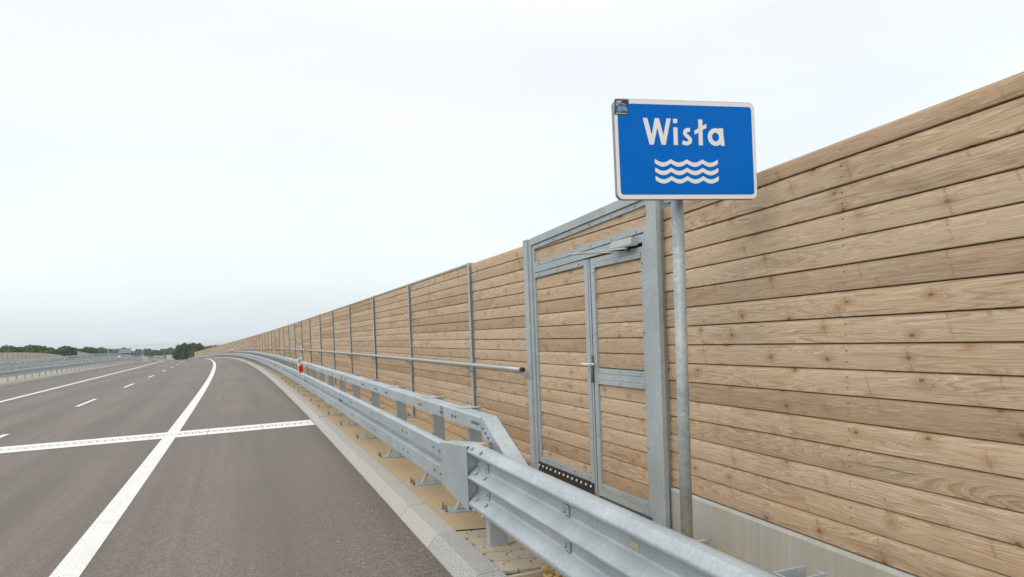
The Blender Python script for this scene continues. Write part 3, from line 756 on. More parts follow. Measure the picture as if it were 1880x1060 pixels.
# ------------------------------------------------------------------ bridge guardrail (double-fold rail, top beam, posts on foot plates)
BP = [(1.560, .757), (1.515, .760), (1.500, .745), (1.500, .640), (1.562, .618), (1.562, .572), (1.500, .548), (1.500, .425), (1.512, .412), (1.560, .415)]
def mirror(t, face, d): return face + d*(t-1.5)
def hexbolt(parent, s, t, z, d=1, r=.013, name='bolt', mat='bolt', h=.012):
    m = MB(); m.tube([W(s, t, z), W(s, t-d*h, z)], r, 8); return put(name, m, mat, parent)
def barrier(root, face, d, s0, s1, posts, near=0, dz=None, beam=True, ground=None):
    o_ = (lambda s: dz(s)) if dz else (lambda s: 0)
    T = lambda t: mirror(t, face, d)
    m = MB(); pr = thick([(T(t), z) for t, z in BP], .004*-1 if d > 0 else .004); m.sweep(pr, sadapt(s0, s1), dz=dz); put('rail', m, 'galv', root)
    if beam:
        m = MB(); m.sweep([(T(1.715), .882), (T(1.715), .990), (T(1.725), .998), (T(1.845), .998), (T(1.845), .882)][::(1 if d > 0 else -1)], ([5.125] if near else []) + sadapt(s0, s1), dz=dz); put('top_beam', m, 'galv', root)
    return T
gr = empty('guardrail', 'double galvanised guardrail on the bridge edge between kerb and timber wall', 'guardrail')
PS = [5.87, 7.10, 8.94] + [8.94+1.86*i for i in range(1, 56)]
barrier(gr, 1.5, 1, 5.50, 236, PS, near=1)
def zfoot(t): return zw(t)
ref = {}
def full_post(s):
    # post with flanges
    m = MB(); z0, z1 = zfoot(1.9), .990
    m.st(s-.035, s-.031, 1.850, 1.965, z0, z1); m.st(s-.031, s+.035, 1.850, 1.855, z0, z1); m.st(s+.031, s+.035, 1.855, 1.965, z0, z1); m.st(s-.031, s-.005, 1.961, 1.965, z0, z1)
    m.st(s-.04, s+.04, 1.846, 1.97, z1+.001, z1+.006)
    po = put('post', m, 'galv2', gr)
    f = MB(); f.st(s-.09, s+.09, 1.555, 2.0, zfoot(1.56)-.035, zfoot(1.56)+.002); put('foot_plate', f, 'galv2', po)
    # sloping gusset
    g = MB()
    g.hexa([W(s-.045, 1.680, .08), W(s+.015, 1.680, .08), W(s+.015, 1.705, .08), W(s-.045, 1.705, .08), W(s-.045, 1.822, .33), W(s+.015, 1.822, .33), W(s+.015, 1.847, .33), W(s-.045, 1.847, .33)])
    put('gusset', g, 'galv2', po)
    return po
for i, s in enumerate(PS):
    if i < 26:
        po = full_post(s)
        if i < 14:
            for ds in (-.05, .05):
                b = MB(); b.tube([W(s+ds, 1.60, zfoot(1.6)), W(s+ds, 1.60, zfoot(1.6)+.022)], .016, 6); b.tube([W(s+ds, 1.60, zfoot(1.6)+.022), W(s+ds, 1.60, zfoot(1.6)+.066)], [.014, .007], 6); put('anchor_bolt', b, 'rust', po)
        b = MB(); b.st(s-.022, s+.022, 1.566, 1.848, .575, .615); put('spacer', b, 'galv2', po)
        b = MB(); b.st(s-.12, s+.02, 1.60, 1.70, .999, 1.004) if False else b.st(s-.10, s+.10, 1.76, 1.90, .999, 1.004); put('bracket_plate', b, 'galv2', po)
        if i < 12:
            for ds in (-.05, .05):
                hexbolt(gr, s+ds-.02, 1.715, .935)
                hexbolt(gr, s-.20+ds*2, 1.500, .69); hexbolt(gr, s-.21+ds*2, 1.500, .495)
            b = MB(); b.st(s-.012, s+.012, 1.90, 1.97, .50, .54); put('clip', b, 'rubber', po)
    else:
        m = MB(); m.st(s-.035, s+.035, 1.85, 1.96, zfoot(1.9), .99); m.prism([(1.58, .1), (1.848, .08), (1.848, .3)], s-.03, s+.03, lambda a, b, c: W(c, a, b)); put('post', m, 'galv2', gr)
fp = MB()
for i in range(64):
    s = PS[-1]+1.86*(i+1)
    if s < 235: fp.st(s-.035, s+.035, 1.85, 1.96, 0, .99)
tag(put('far_posts', fp, 'galv2', gr), kind='stuff')
# rail splices
for s in (11.9, 18.6, 25.5):
    m = MB(); m.st(s-.16, s+.16, 1.4955, 1.499, .650, .742); m.st(s-.16, s+.16, 1.4955, 1.499, .43, .542); put('splice_plate', m, 'galv2', gr)
    m = MB(); m.st(s+.2, s+.42, 1.53, 1.56, .585, .61); put('slot_plate', m, 'rust', gr)
for s in (6.25, 13.2, 20.2, 27.2):
    m = MB(); m.st(s-.04, s+.04, 1.711, 1.7145, .884, .99); put('beam_splice', m, 'alu', gr)
    for ds in (-.028, .028): hexbolt(gr, s+ds, 1.711, .935)
for k in range(4): hexbolt(gr, 5.17+.05*k, 1.715, .942)
m = MB(); m.st(9.55, 9.75, 1.7135, 1.7155, .925, .94); put('stamp_strip', m, 'black', gr)
# red reflectors on the rail, further apart with distance
for s in (32.7, 54.4, 78.0, 101.0):
    m = MB(); m.st(s-.05, s+.05, 1.47, 1.53, .57, .63); put('reflector', m, 'red', gr)
# end brace of the top beam, running down behind the rail
m = MB()
br = [(5.125, .998), (5.02, 1.0), (4.05, .36), (4.05, .24), (4.20, .24), (5.125, .882)]
br = [(5.122, .868), (5.122, .9975), (5.10, .9975), (3.95, .455), (3.95, .30)]
m.prism(br, 1.72, 1.845, lambda a, b, c: W(a, c, b)); o = put('end_brace', m, 'galv', gr)
for k in range(4): hexbolt(gr, 5.075-.06*k, 1.72, .915-.030*k, r=.010)

# transition box + three-wave approach rail
ap = empty('guardrail', 'broad three-wave galvanised guardrail with tapered transition box nearest the camera', 'guardrail')
TP = [(5.54, .762), (4.815, .828), (4.815, .358), (5.54, .418)]
m = MB()
m.prism(TP, 1.492, 1.497, lambda a, b, c: W(a, c, b))
tp = [W(5.54, 1.492, .762), W(5.54, 1.60, .765), W(5.25, 1.68, .79), W(4.80, 1.66, .838), W(4.815, 1.492, .828)]
m.add(tp + [p+Vector((0, 0, .004)) for p in tp], [(4, 3, 2, 1, 0), (5, 6, 7, 8, 9)] + [(i, (i+1) % 5, 5+(i+1) % 5, 5+i) for i in range(5)])
bt = [W(5.54, 1.492, .418), W(5.54, 1.58, .418), W(4.815, 1.58, .358), W(4.815, 1.492, .358)]
m.add(bt + [p-Vector((0, 0, .004)) for p in bt], [(0, 1, 2, 3), (7, 6, 5, 4)] + [(i, 4+i, 4+(i+1) % 4, (i+1) % 4) for i in range(4)])
m.st(4.86, 4.865, 1.497, 1.60, .37, .82)
put('transition_box', m, 'galv', ap)
def wave():
    pl = [(1.585, .368), (1.560, .352), (1.535, .356)]
    for i, c in enumerate([.410, .602, .795]):
        pl += [(1.498, c-.010), (1.498, c+.008)] if i else [(1.498, c-.020), (1.498, c+.008)]
        if i < 2: pl += [(1.580, c+.068), (1.580, c+.130)]
    pl += [(1.530, .842), (1.572, .847), (1.598, .840)]
    o = [pl[0]]
    for i in range(1, len(pl)-1):
        a, b, c = pl[i-1], pl[i], pl[i+1]; la, lc = math.dist(a, b), math.dist(b, c); f = min(.011, la*.45, lc*.45)
        p0 = (b[0]+(a[0]-b[0])*f/la, b[1]+(a[1]-b[1])*f/la); p2 = (b[0]+(c[0]-b[0])*f/lc, b[1]+(c[1]-b[1])*f/lc)
        for k in range(4):
            t = k/3; o.append(tuple((1-t)**2*p0[j]+2*t*(1-t)*b[j]+t*t*p2[j] for j in (0, 1)))
    return o + [pl[-1]]
m = MB()
def nearsweep(prof, ss):
    n = len(prof); b = len(m.v)
    for q in ss:
        dr = 0; dzz = -.004*(4.8-q)
        m.v += [tuple(W(q, t+dr, z+dzz)) for t, z in prof]
    for i in range(len(ss)-1):
        for j in range(n):
            k = (j+1) % n; m.f.append((b+i*n+j, b+i*n+k, b+(i+1)*n+k, b+(i+1)*n+j)[::-1]); m.uv.append([(0, 0)]*4); m.r.append(0)
    for e in (0, len(ss)-1):
        h = n//2
        for j in range(h-1): m.f.append((b+e*n+j, b+e*n+j+1, b+e*n+n-2-j, b+e*n+n-1-j)); m.uv.append([(0, 0)]*4); m.r.append(0)
wp = wave(); nearsweep(thick(wp, -.004), [4.83, 4.0, 3.0, 2.0, 1.0, 0, -1, -2, -3.5, -5])
o = put('three_wave_rail', m, 'galv', ap)
def near_bolt(s, t, z, n, r=.016, h=.008, parent=ap):
    p = W(s, t, z-.004*(4.8-s)); lt = (W(s, 2, 0)-W(s, 1, 0)).normalized()
    nn = (-lt*n[0] + Vector((0, 0, 1))*n[1]).normalized()
    mm = MB(); mm.tube([p-nn*.002, p+nn*h*.5, p+nn*h], [r, r, r*.75], 12); return put('bolt', mm, 'galv2', parent, smooth=False)
for s in (4.735, 4.54):
    near_bolt(s, 1.510, .8285, (.75, .65)); near_bolt(s, 1.532, .645, (.55, .8)); near_bolt(s, 1.532, .453, (.55, .8)); near_bolt(s, 1.512, .372, (.7, -.7))
for s, z in ((4.64, .695), (4.64, .502), (3.35, .695), (3.35, .502)):
    near_bolt(s, 1.579, z-.001, (1, .1), .017, .016)
    dr = 0
    for a, b, c, d in ((-.075, -.069, -.03, .03), (-.075, -.02, -.034, -.029), (-.075, -.02, .029, .034)):
        mm = MB(); mm.st(s+a, s+b, 1.571+dr, 1.582+dr, z+c, z+d); put('slot_washer', mm, 'alu', ap)
mm = MB(); s = 2.63; dr = 0; mm.st(s-.035, s+.035, 1.5775+dr, 1.5795+dr, .682, .712); o = put('slot_hole', mm, 'paver', ap)
for s in (4.775, 1.775, -1.2):
    mm = MB(); z0, z1 = -.3, .79 if s > 4 else .822
    mm.st(s-.045, s-.040, 1.625, 1.765, z0, z1); mm.st(s-.04, s+.045, 1.625, 1.631, z0, z1); mm.st(s+.04, s+.045, 1.631, 1.765, z0, z1); mm.st(s-.04, s-.01, 1.76, 1.765, z0, z1)
    put('post', mm, 'galv2', ap)
    mm = MB(); mm.st(s-.05, s+.05, 1.59, 1.622, .55, .72); put('spacer', mm, 'galv2', ap)

# hectometre marker clamped to the guardrail
mk = empty('marker_plate', 'white and red distance marker plate clamped to the guardrail', 'road marker')
ms, mt = 20.0, 1.50
ex = (W(ms, 2, 0)-W(ms, 1, 0)).normalized(); ey = (W(ms-1, 1.5, 0)-W(ms, 1.5, 0)).normalized()
rt = (ex*.45 - ey*.9).normalized() if False else (ex*.80 + ey*-.35).normalized()
c0 = W(ms, mt+.02, .70)
def mkb(a0, a1, z0, z1, d0, d1):
    nn = rt.cross(Vector((0, 0, 1))).normalized()
    if nn.dot(ey) < 0: nn = -nn
    q = [c0+rt*(a-.13*(z-.25))+Vector((0, 0, z+a*.48))+nn*d for z in (z0, z1) for a, d in ((a0, d0), (a1, d0), (a1, d1), (a0, d1))]
    mm = MB(); mm.hexa(q); return mm
pl = put('plate', mkb(-.07, .09, .0, .47, -.01, 0), 'white', mk)
put('red_panel', mkb(-.055, .078, .06, .26, .001, .003), 'red', mk)
for a0, a1, z0, z1 in ((-.035, -.025, .345, .41), (-.005, .02, .40, .41), (-.005, .002, .345, .41), (.015, .022, .345, .41), (.035, .06, .40, .41), (.035, .042, .345, .40), (.054, .06, .345, .40), (.0, .022, .30, .31), (.004, .014, .275, .30)):
    put('digit_stroke', mkb(a0, a1, z0, z1, .001, .003), 'black', mk)
put('clamp', mkb(0, .02, -.10, .02, -.03, -.005), 'galv2', mk)
m = MB(); q = W(104, 1.5, .86); m.box((q.x-.16, q.y, q.z-.05), (q.x+.16, q.y+.02, q.z+.42)); f = put('marker_plate', m, 'red'); tag(f, 'tiny red and white marker far along the curving guardrail', 'road marker')
m = MB(); m.box((q.x-.15, q.y-.02, q.z+.2), (q.x+.15, q.y-.001, q.z+.42)); put('white_panel', m, 'white', f)

# ------------------------------------------------------------------ median barriers and far-side barrier
def side_barrier(label, face, d, s0, s1, dz, near_posts):
    b = empty('guardrail', label, 'guardrail'); T = barrier(b, face, d, s0, s1, None, dz=dz)
    f = MB(); k = 0; s = s0+.5
    while s < s1:
        o = dz(s) if dz else 0; t0, t1 = sorted((T(1.85), T(1.93)))
        if near_posts[0] < s < near_posts[1]:
            mm = MB(); mm.st(s-.035, s+.035, t0, t1, .08+o, .99+o); g0, g1 = sorted((T(1.566), T(1.85))); mm.st(s-.03, s+.03, g0, g1, .57+o, .62+o); put('post', mm, 'galv', b)
        else: f.st(s-.035, s+.035, t0, t1, .08+o, .99+o)
        s += 1.88
    tag(put('far_posts', f, 'galv', b), kind='stuff')
    return b
side_barrier('galvanised median guardrail standing at the left edge of the near carriageway', -11.85, -1, 6, 232, None, (38, 110))
side_barrier('second median guardrail behind the first one', -14.35, 1, 10, 226, dz2, (45, 110))
side_barrier('guardrail in front of the distant timber wall', -26.9, -1, 40, 240, lambda s: dz2(s)-.10, (90, 150))
# far timber wall
fw = empty('noise_barrier', 'distant timber noise wall across the opposite carriageway', 'timber wall')
pm = MB()
for k in range(19): 
    b = board_mesh(3.93, PITCH); r = .001+R.random()*.9; u0 = R.random()*40
    pm.add([(v[0], v[1], v[2]+PITCH*k) for v in b.v], b.f, [[(a+u0, c) for a, c in q] for q in b.uv], r)
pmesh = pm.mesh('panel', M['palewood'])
dzw = lambda s: lerp(s, [62, 130, 150, 195, 240], [-.4, -.10, .08, .33, .4])
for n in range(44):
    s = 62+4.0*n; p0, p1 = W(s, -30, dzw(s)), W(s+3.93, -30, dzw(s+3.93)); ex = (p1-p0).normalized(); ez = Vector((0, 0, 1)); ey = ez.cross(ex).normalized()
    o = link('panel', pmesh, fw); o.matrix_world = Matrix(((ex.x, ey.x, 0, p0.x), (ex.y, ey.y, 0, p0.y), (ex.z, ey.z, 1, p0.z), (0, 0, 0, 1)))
    m = MB(); m.st(s-.07, s, -29.99, -29.93, dzw(s), 2.74+dzw(s)); put('post', m, 'galv2', fw)
# small markers at the left barrier
m = MB(); q = W(98, -11.8, .62); m.box((q.x-.12, q.y, q.z), (q.x+.14, q.y+.03, q.z+.55)); f = tag(put('marker_plate', m, 'white'), 'small white marker plate on the left median guardrail', 'road marker')
m = MB(); m.box((q.x-.10, q.y-.02, q.z+.08), (q.x+.12, q.y-.001, q.z+.26)); put('red_panel', m, 'red', f)
m = MB(); q = W(198, -11.0, 0); m.box((q.x-.22, q.y, q.z), (q.x+.22, q.y+.06, q.z+1.1)); f = tag(put('end_marker', m, 'yellow'), 'pale yellow green end marker where the left median guardrail stops', 'road marker')
m = MB(); m.box((q.x-.62, q.y+.1, q.z), (q.x-.50, q.y+.2, q.z+1.9)); tag(put('marker_post', m, 'white'), 'thin pale post beside the yellow green end marker', 'post')

# ------------------------------------------------------------------ far road: second timber wall, barrier, sign post, gantry, screen, flyover
w2 = empty('noise_barrier', 'far noise wall lining the road beyond the bridge crest', 'timber wall')
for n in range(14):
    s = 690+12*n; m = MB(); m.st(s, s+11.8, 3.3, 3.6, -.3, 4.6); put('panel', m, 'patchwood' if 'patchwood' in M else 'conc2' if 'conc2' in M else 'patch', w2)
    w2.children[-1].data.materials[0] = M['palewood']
for t, lb in ((-12.6, 'far median guardrail beyond the crest'), (-27.5, 'outer guardrail of the far opposite carriageway')):
    b = empty('guardrail', lb, 'guardrail'); m = MB(); m.sweep([(t, .45), (t, .75), (t+.1, .75), (t+.1, .45)], srange(760, 985, 15)); put('rail', m, 'galv', b)
    m = MB()
    for s in range(760, 985, 8): m.st(s, s+.2, t+.1, t+.2, -.2, .75)
    tag(put('posts', m, 'galv', b), kind='stuff')
sp_ = empty('sign_post', 'small pale post standing before the dark trees beyond the crest', 'post')
m = MB(); m.box((-32.6, 330.0, -12), (-32.25, 330.2, -5.3)); put('post', m, 'alu', sp_)
m = MB(); m.box((-32.9, 329.9, -5.3), (-31.95, 330.2, -5.0)); put('crossbar', m, 'alu', sp_)
# gantry over the opposite carriageway seen from behind
ga = empty('sign_gantry', 'grey lattice sign gantry over the opposite carriageway in front of the trees', 'gantry')
for x in (-73.6, -62.8, -56.2):
    m = MB(); m.box((x-.18, 449.8, -13.5), (x+.18, 450.2, .72 if x < -70 else (-2.2 if x < -60 else -.9))); put('column', m, 'galv', ga)
for z, x0, x1 in ((.3, -73.4, -66.5), (-2.1, -73.4, -66.5), (-2.0, -62.6, -56.0), (-3.9, -62.6, -56.0)):
    m = MB(); m.box((x0, 449.85, z-.09), (x1, 450.05, z+.09)); put('chord', m, 'galv', ga)
for x in (-71.6, -70.3, -69.0, -67.6, -61.0, -59.2, -57.6):
    z0, z1 = (-2.1, .3) if x < -65 else (-3.9, -2.0)
    m = MB(); m.box((x-.06, 449.87, z0), (x+.06, 450.03, z1)); put('lattice_bar', m, 'galv', ga)
m = MB(); m.box((-68.2, 449.6, -2.3), (-62.2, 449.8, .05)); put('sign_panel', m, 'panelg', ga)
m = MB(); m.box((-68.4, 449.5, .05), (-61.9, 450.2, .30)); m.prism([(-66.9, .30), (-64.4, .30), (-65.3, .95), (-65.9, .95)], 449.6, 450.1, lambda a, b, c: Vector((a, c, b))); put('panel_hood', m, 'roof', ga)
m = MB(); m.box((-72.0, 449.9, -3.5), (-62.3, 450.3, -2.5)); put('walkway_beam', m, 'roof', ga)
ts = empty('transparent_screen', 'see-through noise screen with thin posts sloping away at the far left', 'noise screen')
P0, P1 = Vector((-59.3, 300, 0)), Vector((-75.6, 420, 0)); n = 12
for i in range(n):
    a = P0.lerp(P1, i/n); b = P0.lerp(P1, (i+.97)/n); zt = .36 - .205*i*12/12 if False else lerp(i, [0, n], [.36, -2.1]); zt2 = lerp(i+1, [0, n], [.36, -2.1])
    m = MB(); m.hexa([(a.x, a.y, -9), (b.x, b.y, -9), (b.x+.1, b.y, -9), (a.x+.1, a.y, -9), (a.x, a.y, zt-.06), (b.x, b.y, zt2-.06), (b.x+.1, b.y, zt2-.06), (a.x+.1, a.y, zt-.06)]); put('pane', m, 'glass', ts)
    m = MB(); m.hexa([(a.x, a.y-.05, -9), (a.x+.14, a.y-.05, -9), (a.x+.14, a.y+.1, -9), (a.x, a.y+.1, -9), (a.x, a.y-.05, zt+.05), (a.x+.14, a.y-.05, zt+.05), (a.x+.14, a.y+.1, zt+.05), (a.x, a.y+.1, zt+.05)]); put('post', m, 'galv2', ts)
    m = MB(); m.hexa([(a.x, a.y, zt-.05), (b.x, b.y, zt2-.05), (b.x+.2, b.y, zt2-.05), (a.x+.2, a.y, zt-.05), (a.x, a.y, zt+.07), (b.x, b.y, zt2+.07), (b.x+.2, b.y, zt2+.07), (a.x+.2, a.y, zt+.07)]); put('top_rail', m, 'galv', ts)
fo = empty('flyover', 'low pale flyover with dark openings crossing in front of the far wood', 'bridge')
m = MB(); m.box((-150, 992, -15.3), (-99, 998, -12.5)); put('parapet', m, 'galv', fo)
for a, b, z in ((-117, -111.2, -13.4), (-107.9, -104.6, -15.0)):
    m = MB(); m.box((a, 991.0, z-.75), (b, 991.9, z+.75)); put('opening', m, 'roof', fo)

# ------------------------------------------------------------------ trees
def crown_mesh(seed, n, mat, rx=4.6, rz=7.5, zc=12.0, leaf=.75):
    r = random.Random(seed); lobes = []
    for i in range(11):
        a = r.random()*6.28; q = r.random()**.6; z = (r.random()*2-1)*.72
        k = math.sqrt(max(.05, 1-z*z)); lobes.append((math.cos(a)*rx*.62*q*k, math.sin(a)*rx*.62*q*k, zc+z*rz*.78, rx*(.36+.26*r.random())))
    lobes.append((0, 0, zc+rz*.62, rx*.42))
    m = MB()
    for i in range(n):
        x, y, z, R0 = lobes[i % len(lobes)]
        u = r.random()*2-1; a = r.random()*6.28; k = math.sqrt(1-u*u); d = R0*(.72+.36*r.random())
        p = Vector((x+d*k*math.cos(a), y+d*k*math.sin(a), z+d*u*1.12)); nn = Vector((k*math.cos(a), k*math.sin(a), u+.25)) + Vector((r.uniform(-.6, .6), r.uniform(-.6, .6), r.uniform(-.6, .6)))
        nn.normalize(); e1 = nn.cross(Vector((r.uniform(-1, 1), r.uniform(-1, 1), r.uniform(-1, 1)))).normalized(); e2 = nn.cross(e1); s = leaf*(.5+.8*r.random())
        b = nn*s*.25
        m.add([p-e1*s-b, p-e2*s*.7, p+e1*s-b, p+e2*s*.7], [(0, 1, 3), (1, 2, 3)])
    return m.mesh('crown', M[mat])
def trunk_mesh():
    m = MB(); m.tube([(0, 0, -1), (.1, 0, 3), (0, .1, 8), (.05, 0, 15)], [.38, .30, .22, .08], 7)
    for i in range(5):
        a = i*1.3; z = 6+i*1.6; m.tube([(0, 0, z), (math.cos(a)*1.4, math.sin(a)*1.4, z+1.5), (math.cos(a)*2.6, math.sin(a)*2.6, z+2.6)], [.12, .08, .03], 5)
    return m.mesh('trunk', M['bark'])
tk = trunk_mesh()
CR = [crown_mesh(11, 2600, 'leafA'), crown_mesh(12, 2600, 'leafA', 5.0, 7.0), crown_mesh(13, 2600, 'leafB', 5.2, 6.6, 12.4), crown_mesh(14, 2600, 'leafA', 3.9, 8.0, 11.6), crown_mesh(15, 2600, 'leafB', 4.4, 7.2)]
CF = [crown_mesh(21, 900, 'leafF', 5.5, 7.0, 12, 1.2), crown_mesh(22, 900, 'leafF', 5.0, 7.5, 12, 1.2)]
def tree(x, y, top, base, mesh, label, group, wide=1.0, name='broadleaf_tree'):
    o = empty(name, label, 'tree', group); sc_ = (top-base)/18.6
    o.location = (x, y, base); o.scale = (sc_*wide, sc_*wide, sc_); o.rotation_euler = (0, 0, R.random()*6.28)
    link('trunk', tk, o); link('crown', mesh, o)
ORD = 'leftmost second third fourth fifth sixth seventh eighth ninth tenth eleventh twelfth thirteenth fourteenth fifteenth sixteenth'.split()
LT = [(-123.2, 3.8), (-120.2, 4.0), (-116.4, 3.6), (-112.6, 3.8), (-110.8, 4.3), (-108.1, 3.7), (-105.0, 3.3), (-101.9, 2.6), (-98.8, 1.5), (-95.1, 2.9), (-92.8, 2.9), (-90.4, 1.8), (-87.3, .9), (-84.3, 2.3), (-81.3, 1.7)]
for i, (x, z) in enumerate(LT):
    f = 1.0 + .10*((i*7) % 5)/5
    k = (z-1.68)*f+1.68
    ci = [0, 2, 1, 0, 3, 2, 0, 4, 1, 0, 1, 0, 2, 3, 1][i]
    tree(x*f, 450*f, k, -16, CR[ci], ORD[i] + ' broadleaf tree from the left edge in the row behind the distant timber wall', 'trees in the left row', 1.15)
for i, x in enumerate((-128, -118, -107, -99, -89)):
    tree(x*1.1, 505, .8+.5*(i % 2), -16, CR[(0, 3, 1, 0, 1)[i]], ORD[i] + ' tree from the left in the half hidden second row behind the left trees', 'trees in the left back row', 1.3)
for i, (x, z) in enumerate(((-77.8, 1.4), (-75.4, .9), (-73.6, .7), (-71.9, .5), (-69.5, .4), (-67.2, .1), (-64.5, -.2))):
    f = 2.2; tree(x*f, 450*f, (z-1.68)*f+1.68, -17, CR[int(-x) % 5], ORD[i] + ' tree from the left behind the sign gantry lattice', 'trees behind the gantry', 1.35)
MT = [(-39.5, 1.3, 1), (-36.6, 2.2, 0), (-33.6, 2.0, 3), (-31.0, 2.3, 1), (-28.0, 1.7, 0)]
for i, (x, z, c) in enumerate(MT):
    tree(x, 480+5*(i % 3), z, -16.5, CR[c], ('dark broadleaf tree, leftmost of the big clump beyond the crest', 'tall dark broadleaf tree, second from left in the clump beyond the crest', 'tall dark broadleaf tree in the middle of the clump beyond the crest', 'tallest broadleaf tree, second from right in the clump beyond the crest', 'dark broadleaf tree, rightmost of the big clump beyond the crest')[i], 'tree clump beyond the crest', .95)
tree(-30.5, 455, -4.2, -16.5, CR[4], 'lighter green tree in front of the big dark clump beyond the crest', 'tree clump beyond the crest', 1.15)
tree(-25.5, 470, -3.6, -16.5, CR[2], 'light green tree at the right foot of the clump beside the timber wall', 'tree clump beyond the crest', 1.15)
tree(-35.5, 462, -5.8, -16.5, CR[0], 'low dark tree filling the left foot of the clump beyond the crest', 'tree clump beyond the crest', 1.2)
for i, (x, z) in enumerate(((-31.3, -1.2), (-28.5, -.6), (-25.7, -.3), (-22.9, .0), (-20.4, .1), (-17.8, .2), (-15, .3))):
    tree(x, 600, z-.3, -16, CR[(0, 3, 1, 0, 4, 3, 1)[i]], ORD[i] + ' small dark tree from the left peeping over the top edge of the timber wall', 'trees above the wall edge', 1.0)
# far-off wood: reads as one mass
wm = MB(); rw = random.Random(5)
for i in range(150):
    x = -230 + 210*rw.random(); y = 1018 + 450*rw.random()**1.6; sc_ = (.47+.14*rw.random())*(1+(y-1018)/2600)
    if x > -98: sc_ *= 1.10
    b = CF[i % 2]; k = Vector((x, y, -17))
    vs = [tuple(k + Vector((v.co.x*1.3, v.co.y*1.3, v.co.z))*sc_) for v in b.vertices]
    wm.add(vs, [tuple(p.vertices) for p in b.polygons])
tag(link('far_wood', wm.mesh('far_wood', M['leafF'])), 'bluish green wood closing the horizon behind the far road', 'wood', kind='stuff')

# ------------------------------------------------------------------ river name sign
sg = empty('road_sign', 'blue rectangular river name sign reading Wisła above three white waves', 'sign')
C0 = Vector((2.5, 3.41445, 2.72379)); az, rl = -.1446405, .01036
Rv = Vector((math.cos(az), math.sin(az), 0)); Uv = Vector((0, 0, 1))
Rv, Uv = Rv*math.cos(rl)+Uv*math.sin(rl), Uv*math.cos(rl)-Rv*math.sin(rl); Nv = Rv.cross(Uv)
def SG(a, b, d): return C0 + Rv*a + Uv*b + Nv*d
def rrect(w, h, r, n=6):
    o = []
    for cx, cy, a0 in ((w-r, h-r, 0), (-w+r, h-r, 90), (-w+r, -h+r, 180), (w-r, -h+r, 270)):
        for k in range(n+1):
            a = math.radians(a0+90*k/n); o.append((cx+r*math.cos(a), cy+r*math.sin(a)))
    return o
def sgp(name, poly, d0, d1, mat, parent=sg):
    m = MB(); m.prism(poly, d0, d1, SG); return put(name, m, mat, parent)
sgp('tray', rrect(.4575, .2935, .038), -.032, -.0015, 'alu')
wp_ = sgp('white_border', rrect(.4553, .2910, .036), -.0015, .0, 'white')
bp_ = sgp('blue_field', rrect(.4350, .2650, .018), .0, .0012, 'blue')
for a in ():
    sgp('sheet_seam', [(a-.0007, -.264), (a+.0007, -.264), (a+.0007, .264), (a-.0007, .264)], .0012, .0015, 'alu', bp_)
D0, D1 = .0012, .0024
def tri_poly(name, polys, mat='white', parent=sg, d0=D0, d1=D1):
    m = MB()
    for pl_ in polys: m.prism(pl_[::-1] if area(pl_) < 0 else pl_, d0, d1, SG)
    return put(name, m, mat, parent)
def area(p): return sum(p[i][0]*p[(i+1) % len(p)][1]-p[(i+1) % len(p)][0]*p[i][1] for i in range(len(p)))/2
yT, yB = .1832, .0280
WL = [(-.2787, yT), (-.2503, yT), (-.2259, .0821), (-.2026, yT), (-.1759, yT), (-.1518, .0834), (-.1279, yT), (-.1009, yT), (-.1399, yB), (-.1661, yB), (-.1892, .1280), (-.2160, yB), (-.2426, yB)]
tri_poly('letter_w', [[WL[0], WL[12], WL[11], WL[2], WL[1]], [WL[2], WL[11], WL[10], WL[4], WL[3]], [WL[4], WL[10], WL[9], WL[5]], [WL[5], WL[9], WL[8], WL[7], WL[6]]])
tri_poly('letter_i', [[(-.0863, .1318), (-.0592, .1315), (-.0605, .0276), (-.0875, .0276)], [(-.0860, .1824), (-.0594, .1824), (-.0597, .1568), (-.0862, .1568)]])
def catmull(p, n=6):
    o = []
    for i in range(len(p)-1):
        a, b, c, d = p[max(0, i-1)], p[i], p[i+1], p[min(len(p)-1, i+2)]
        for k in range(n):
            t = k/n; o.append(tuple(.5*((2*b[j]) + (c[j]-a[j])*t + (2*a[j]-5*b[j]+4*c[j]-d[j])*t*t + (-a[j]+3*b[j]-3*c[j]+d[j])*t**3) for j in (0, 1)))
    return o + [p[-1]]
def stroke(pts, w):
    L_, R_ = [], []
    for i, p in enumerate(pts):
        a, b = pts[max(0, i-1)], pts[min(len(pts)-1, i+1)]; dx, dy = b[0]-a[0], b[1]-a[1]; l = math.hypot(dx, dy)
        L_.append((p[0]-dy/l*w/2, p[1]+dx/l*w/2)); R_.append((p[0]+dy/l*w/2, p[1]-dx/l*w/2))
    return [[L_[i], L_[i+1], R_[i+1], R_[i]] for i in range(len(pts)-1)]
tri_poly('letter_s', stroke(catmull([(.0215, .1185), (.0070, .1185), (-.0060, .1135), (-.0125, .1015), (-.0060, .0870), (.0085, .0755), (.0205, .0610), (.0155, .0460), (.0005, .0385), (-.0150, .0395), (-.0310, .0440)]), .0235))
tri_poly('letter_l', [[(.0779, .1828), (.1049, .1828), (.1018, .0284), (.0755, .0284)]]); tri_poly('letter_stroke', [[(.0506, .1161), (.1295, .1578), (.1297, .1333), (.0514, .0911)]], d1=.0027)
ring = []; n = 28
for k in range(n):
    a, b = 2*math.pi*k/n, 2*math.pi*(k+1)/n; f = lambda t, rx, ry: (.1880+rx*math.cos(t), .0792+ry*math.sin(t))
    ring.append([f(a, .0515, .0530), f(b, .0515, .0530), f(b, .0240, .0262), f(a, .0240, .0262)])
tri_poly('letter_a', ring); tri_poly('letter_stem', [[(.2105, .1321), (.2400, .1325), (.2400, .0934), (.2470, .0276), (.2215, .0276), (.2150, .0600)]], d1=.0027)
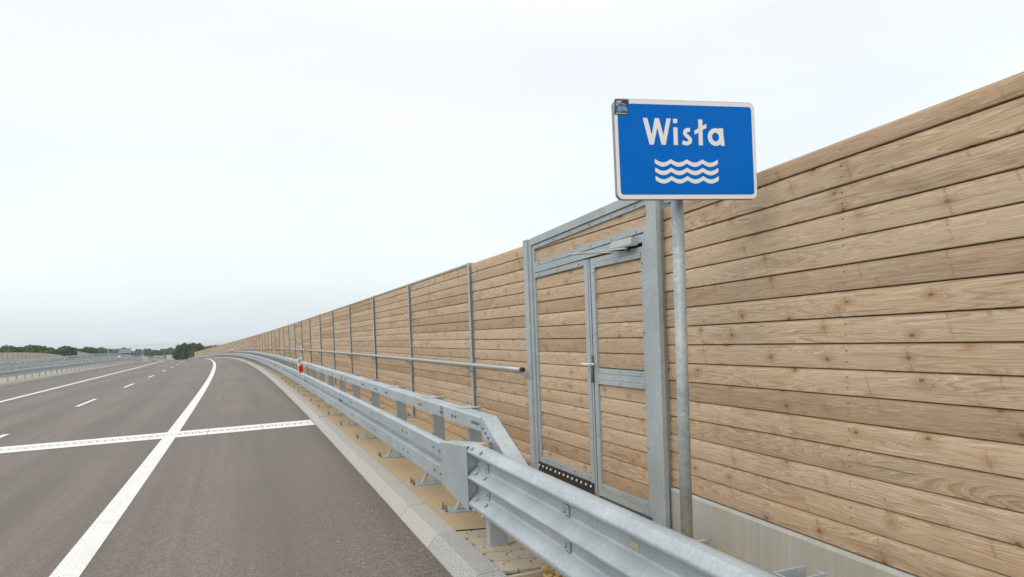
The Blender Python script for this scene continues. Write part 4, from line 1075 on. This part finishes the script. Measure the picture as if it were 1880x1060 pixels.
for w_ in range(3):
    y0 = -.0560 - .0498*w_; x0_, x1_ = -.2136 + .0003*w_, .1965 + .0008*w_; N = 48; polys = []
    f = lambda u: y0 - .0195*math.sin(math.pi*((u*4) % 1.0)) if 0 < u < 1 else y0
    for k in range(N):
        u0, u1 = k/N, (k+1)/N; g0, g1 = f(u0), f(u1)
        xa, xb = x0_+(x1_-x0_)*u0, x0_+(x1_-x0_)*u1
        # underside cusps lag behind the top cusps a little, as on the sign
        polys.append([(xa, g0), (xa, g0-.0252), (xb, g1-.0252), (xb, g1)])
    tri_poly('wave', polys)
st_ = sgp('sticker', [(-.4495, .2885), (-.4555, .1990), (-.3690, .1976), (-.3619, .2879)], .0012, .0020, 'black')
def stq(name, pts, mat, d=.0024):
    return sgp(name, [(-.4520+.086*a, .2005+.0855*b) for a, b in pts], .0020, d, mat, st_)
stq('print', [(.07, .12), (.93, .14), (.95, .55), (.62, .75), (.30, .92), (.07, .90)], 'navy')
stq('print', [(.10, .55), (.32, .60), (.42, .90), (.10, .92)], 'sky', .0027); stq('print', [(.20, .20), (.50, .18), (.52, .50), (.38, .58), (.22, .48)], 'violet', .0027)
stq('print', [(.55, .28), (.92, .22), (.90, .42), (.58, .62)], 'sky', .0027); stq('print', [(.40, .72), (.50, .72), (.52, .94), (.38, .94)], 'orange', .0030)
stq('print', [(.28, .80), (.37, .78), (.38, .93), (.27, .93)], 'yellow', .0030); stq('print', [(.56, .70), (.80, .60), (.82, .68), (.58, .80)], 'violet', .0030); stq('print', [(.08, .05), (.90, .035), (.90, .075), (.08, .10)], 'yellow', .0030)
stq('print', [(.28, .30), (.46, .29), (.46, .42), (.30, .43)], 'sky', .0030)
pt_, pb_ = Vector((2.5, 3.53, 2.90)), Vector((2.512, 3.565, -.25))
m = MB(); m.tube([pb_, pb_.lerp(pt_, .5), pt_], .0372, 20); put('pole', m, 'galv3', sg, smooth=True)
for z in (.17, -.17):
    m = MB(); c = C0 + Uv*z; m.box((c.x-.06, c.y+.030, c.z-.015), (c.x+.06, c.y+.085, c.z+.015)); put('clamp', m, 'galv2', sg)

# ------------------------------------------------------------------ haze: real air from the ground to just above the tallest thing
hm = bpy.data.materials.new('haze'); hm.use_nodes = True; hn = hm.node_tree.nodes; hn.clear()
ho = hn.new('ShaderNodeOutputMaterial'); hv = hn.new('ShaderNodeVolumePrincipled'); hv.inputs['Color'].default_value = (.92, .95, .97, 1); hv.inputs['Density'].default_value = .00014
hm.node_tree.links.new(hv.outputs[0], ho.inputs['Volume'])
m = MB(); m.box((-5200, -400, -262), (4200, 6200, 7.5)); me = m.mesh('haze', hm); tag(link('haze', me), 'thin pale summer haze over the valley', kind='stuff')
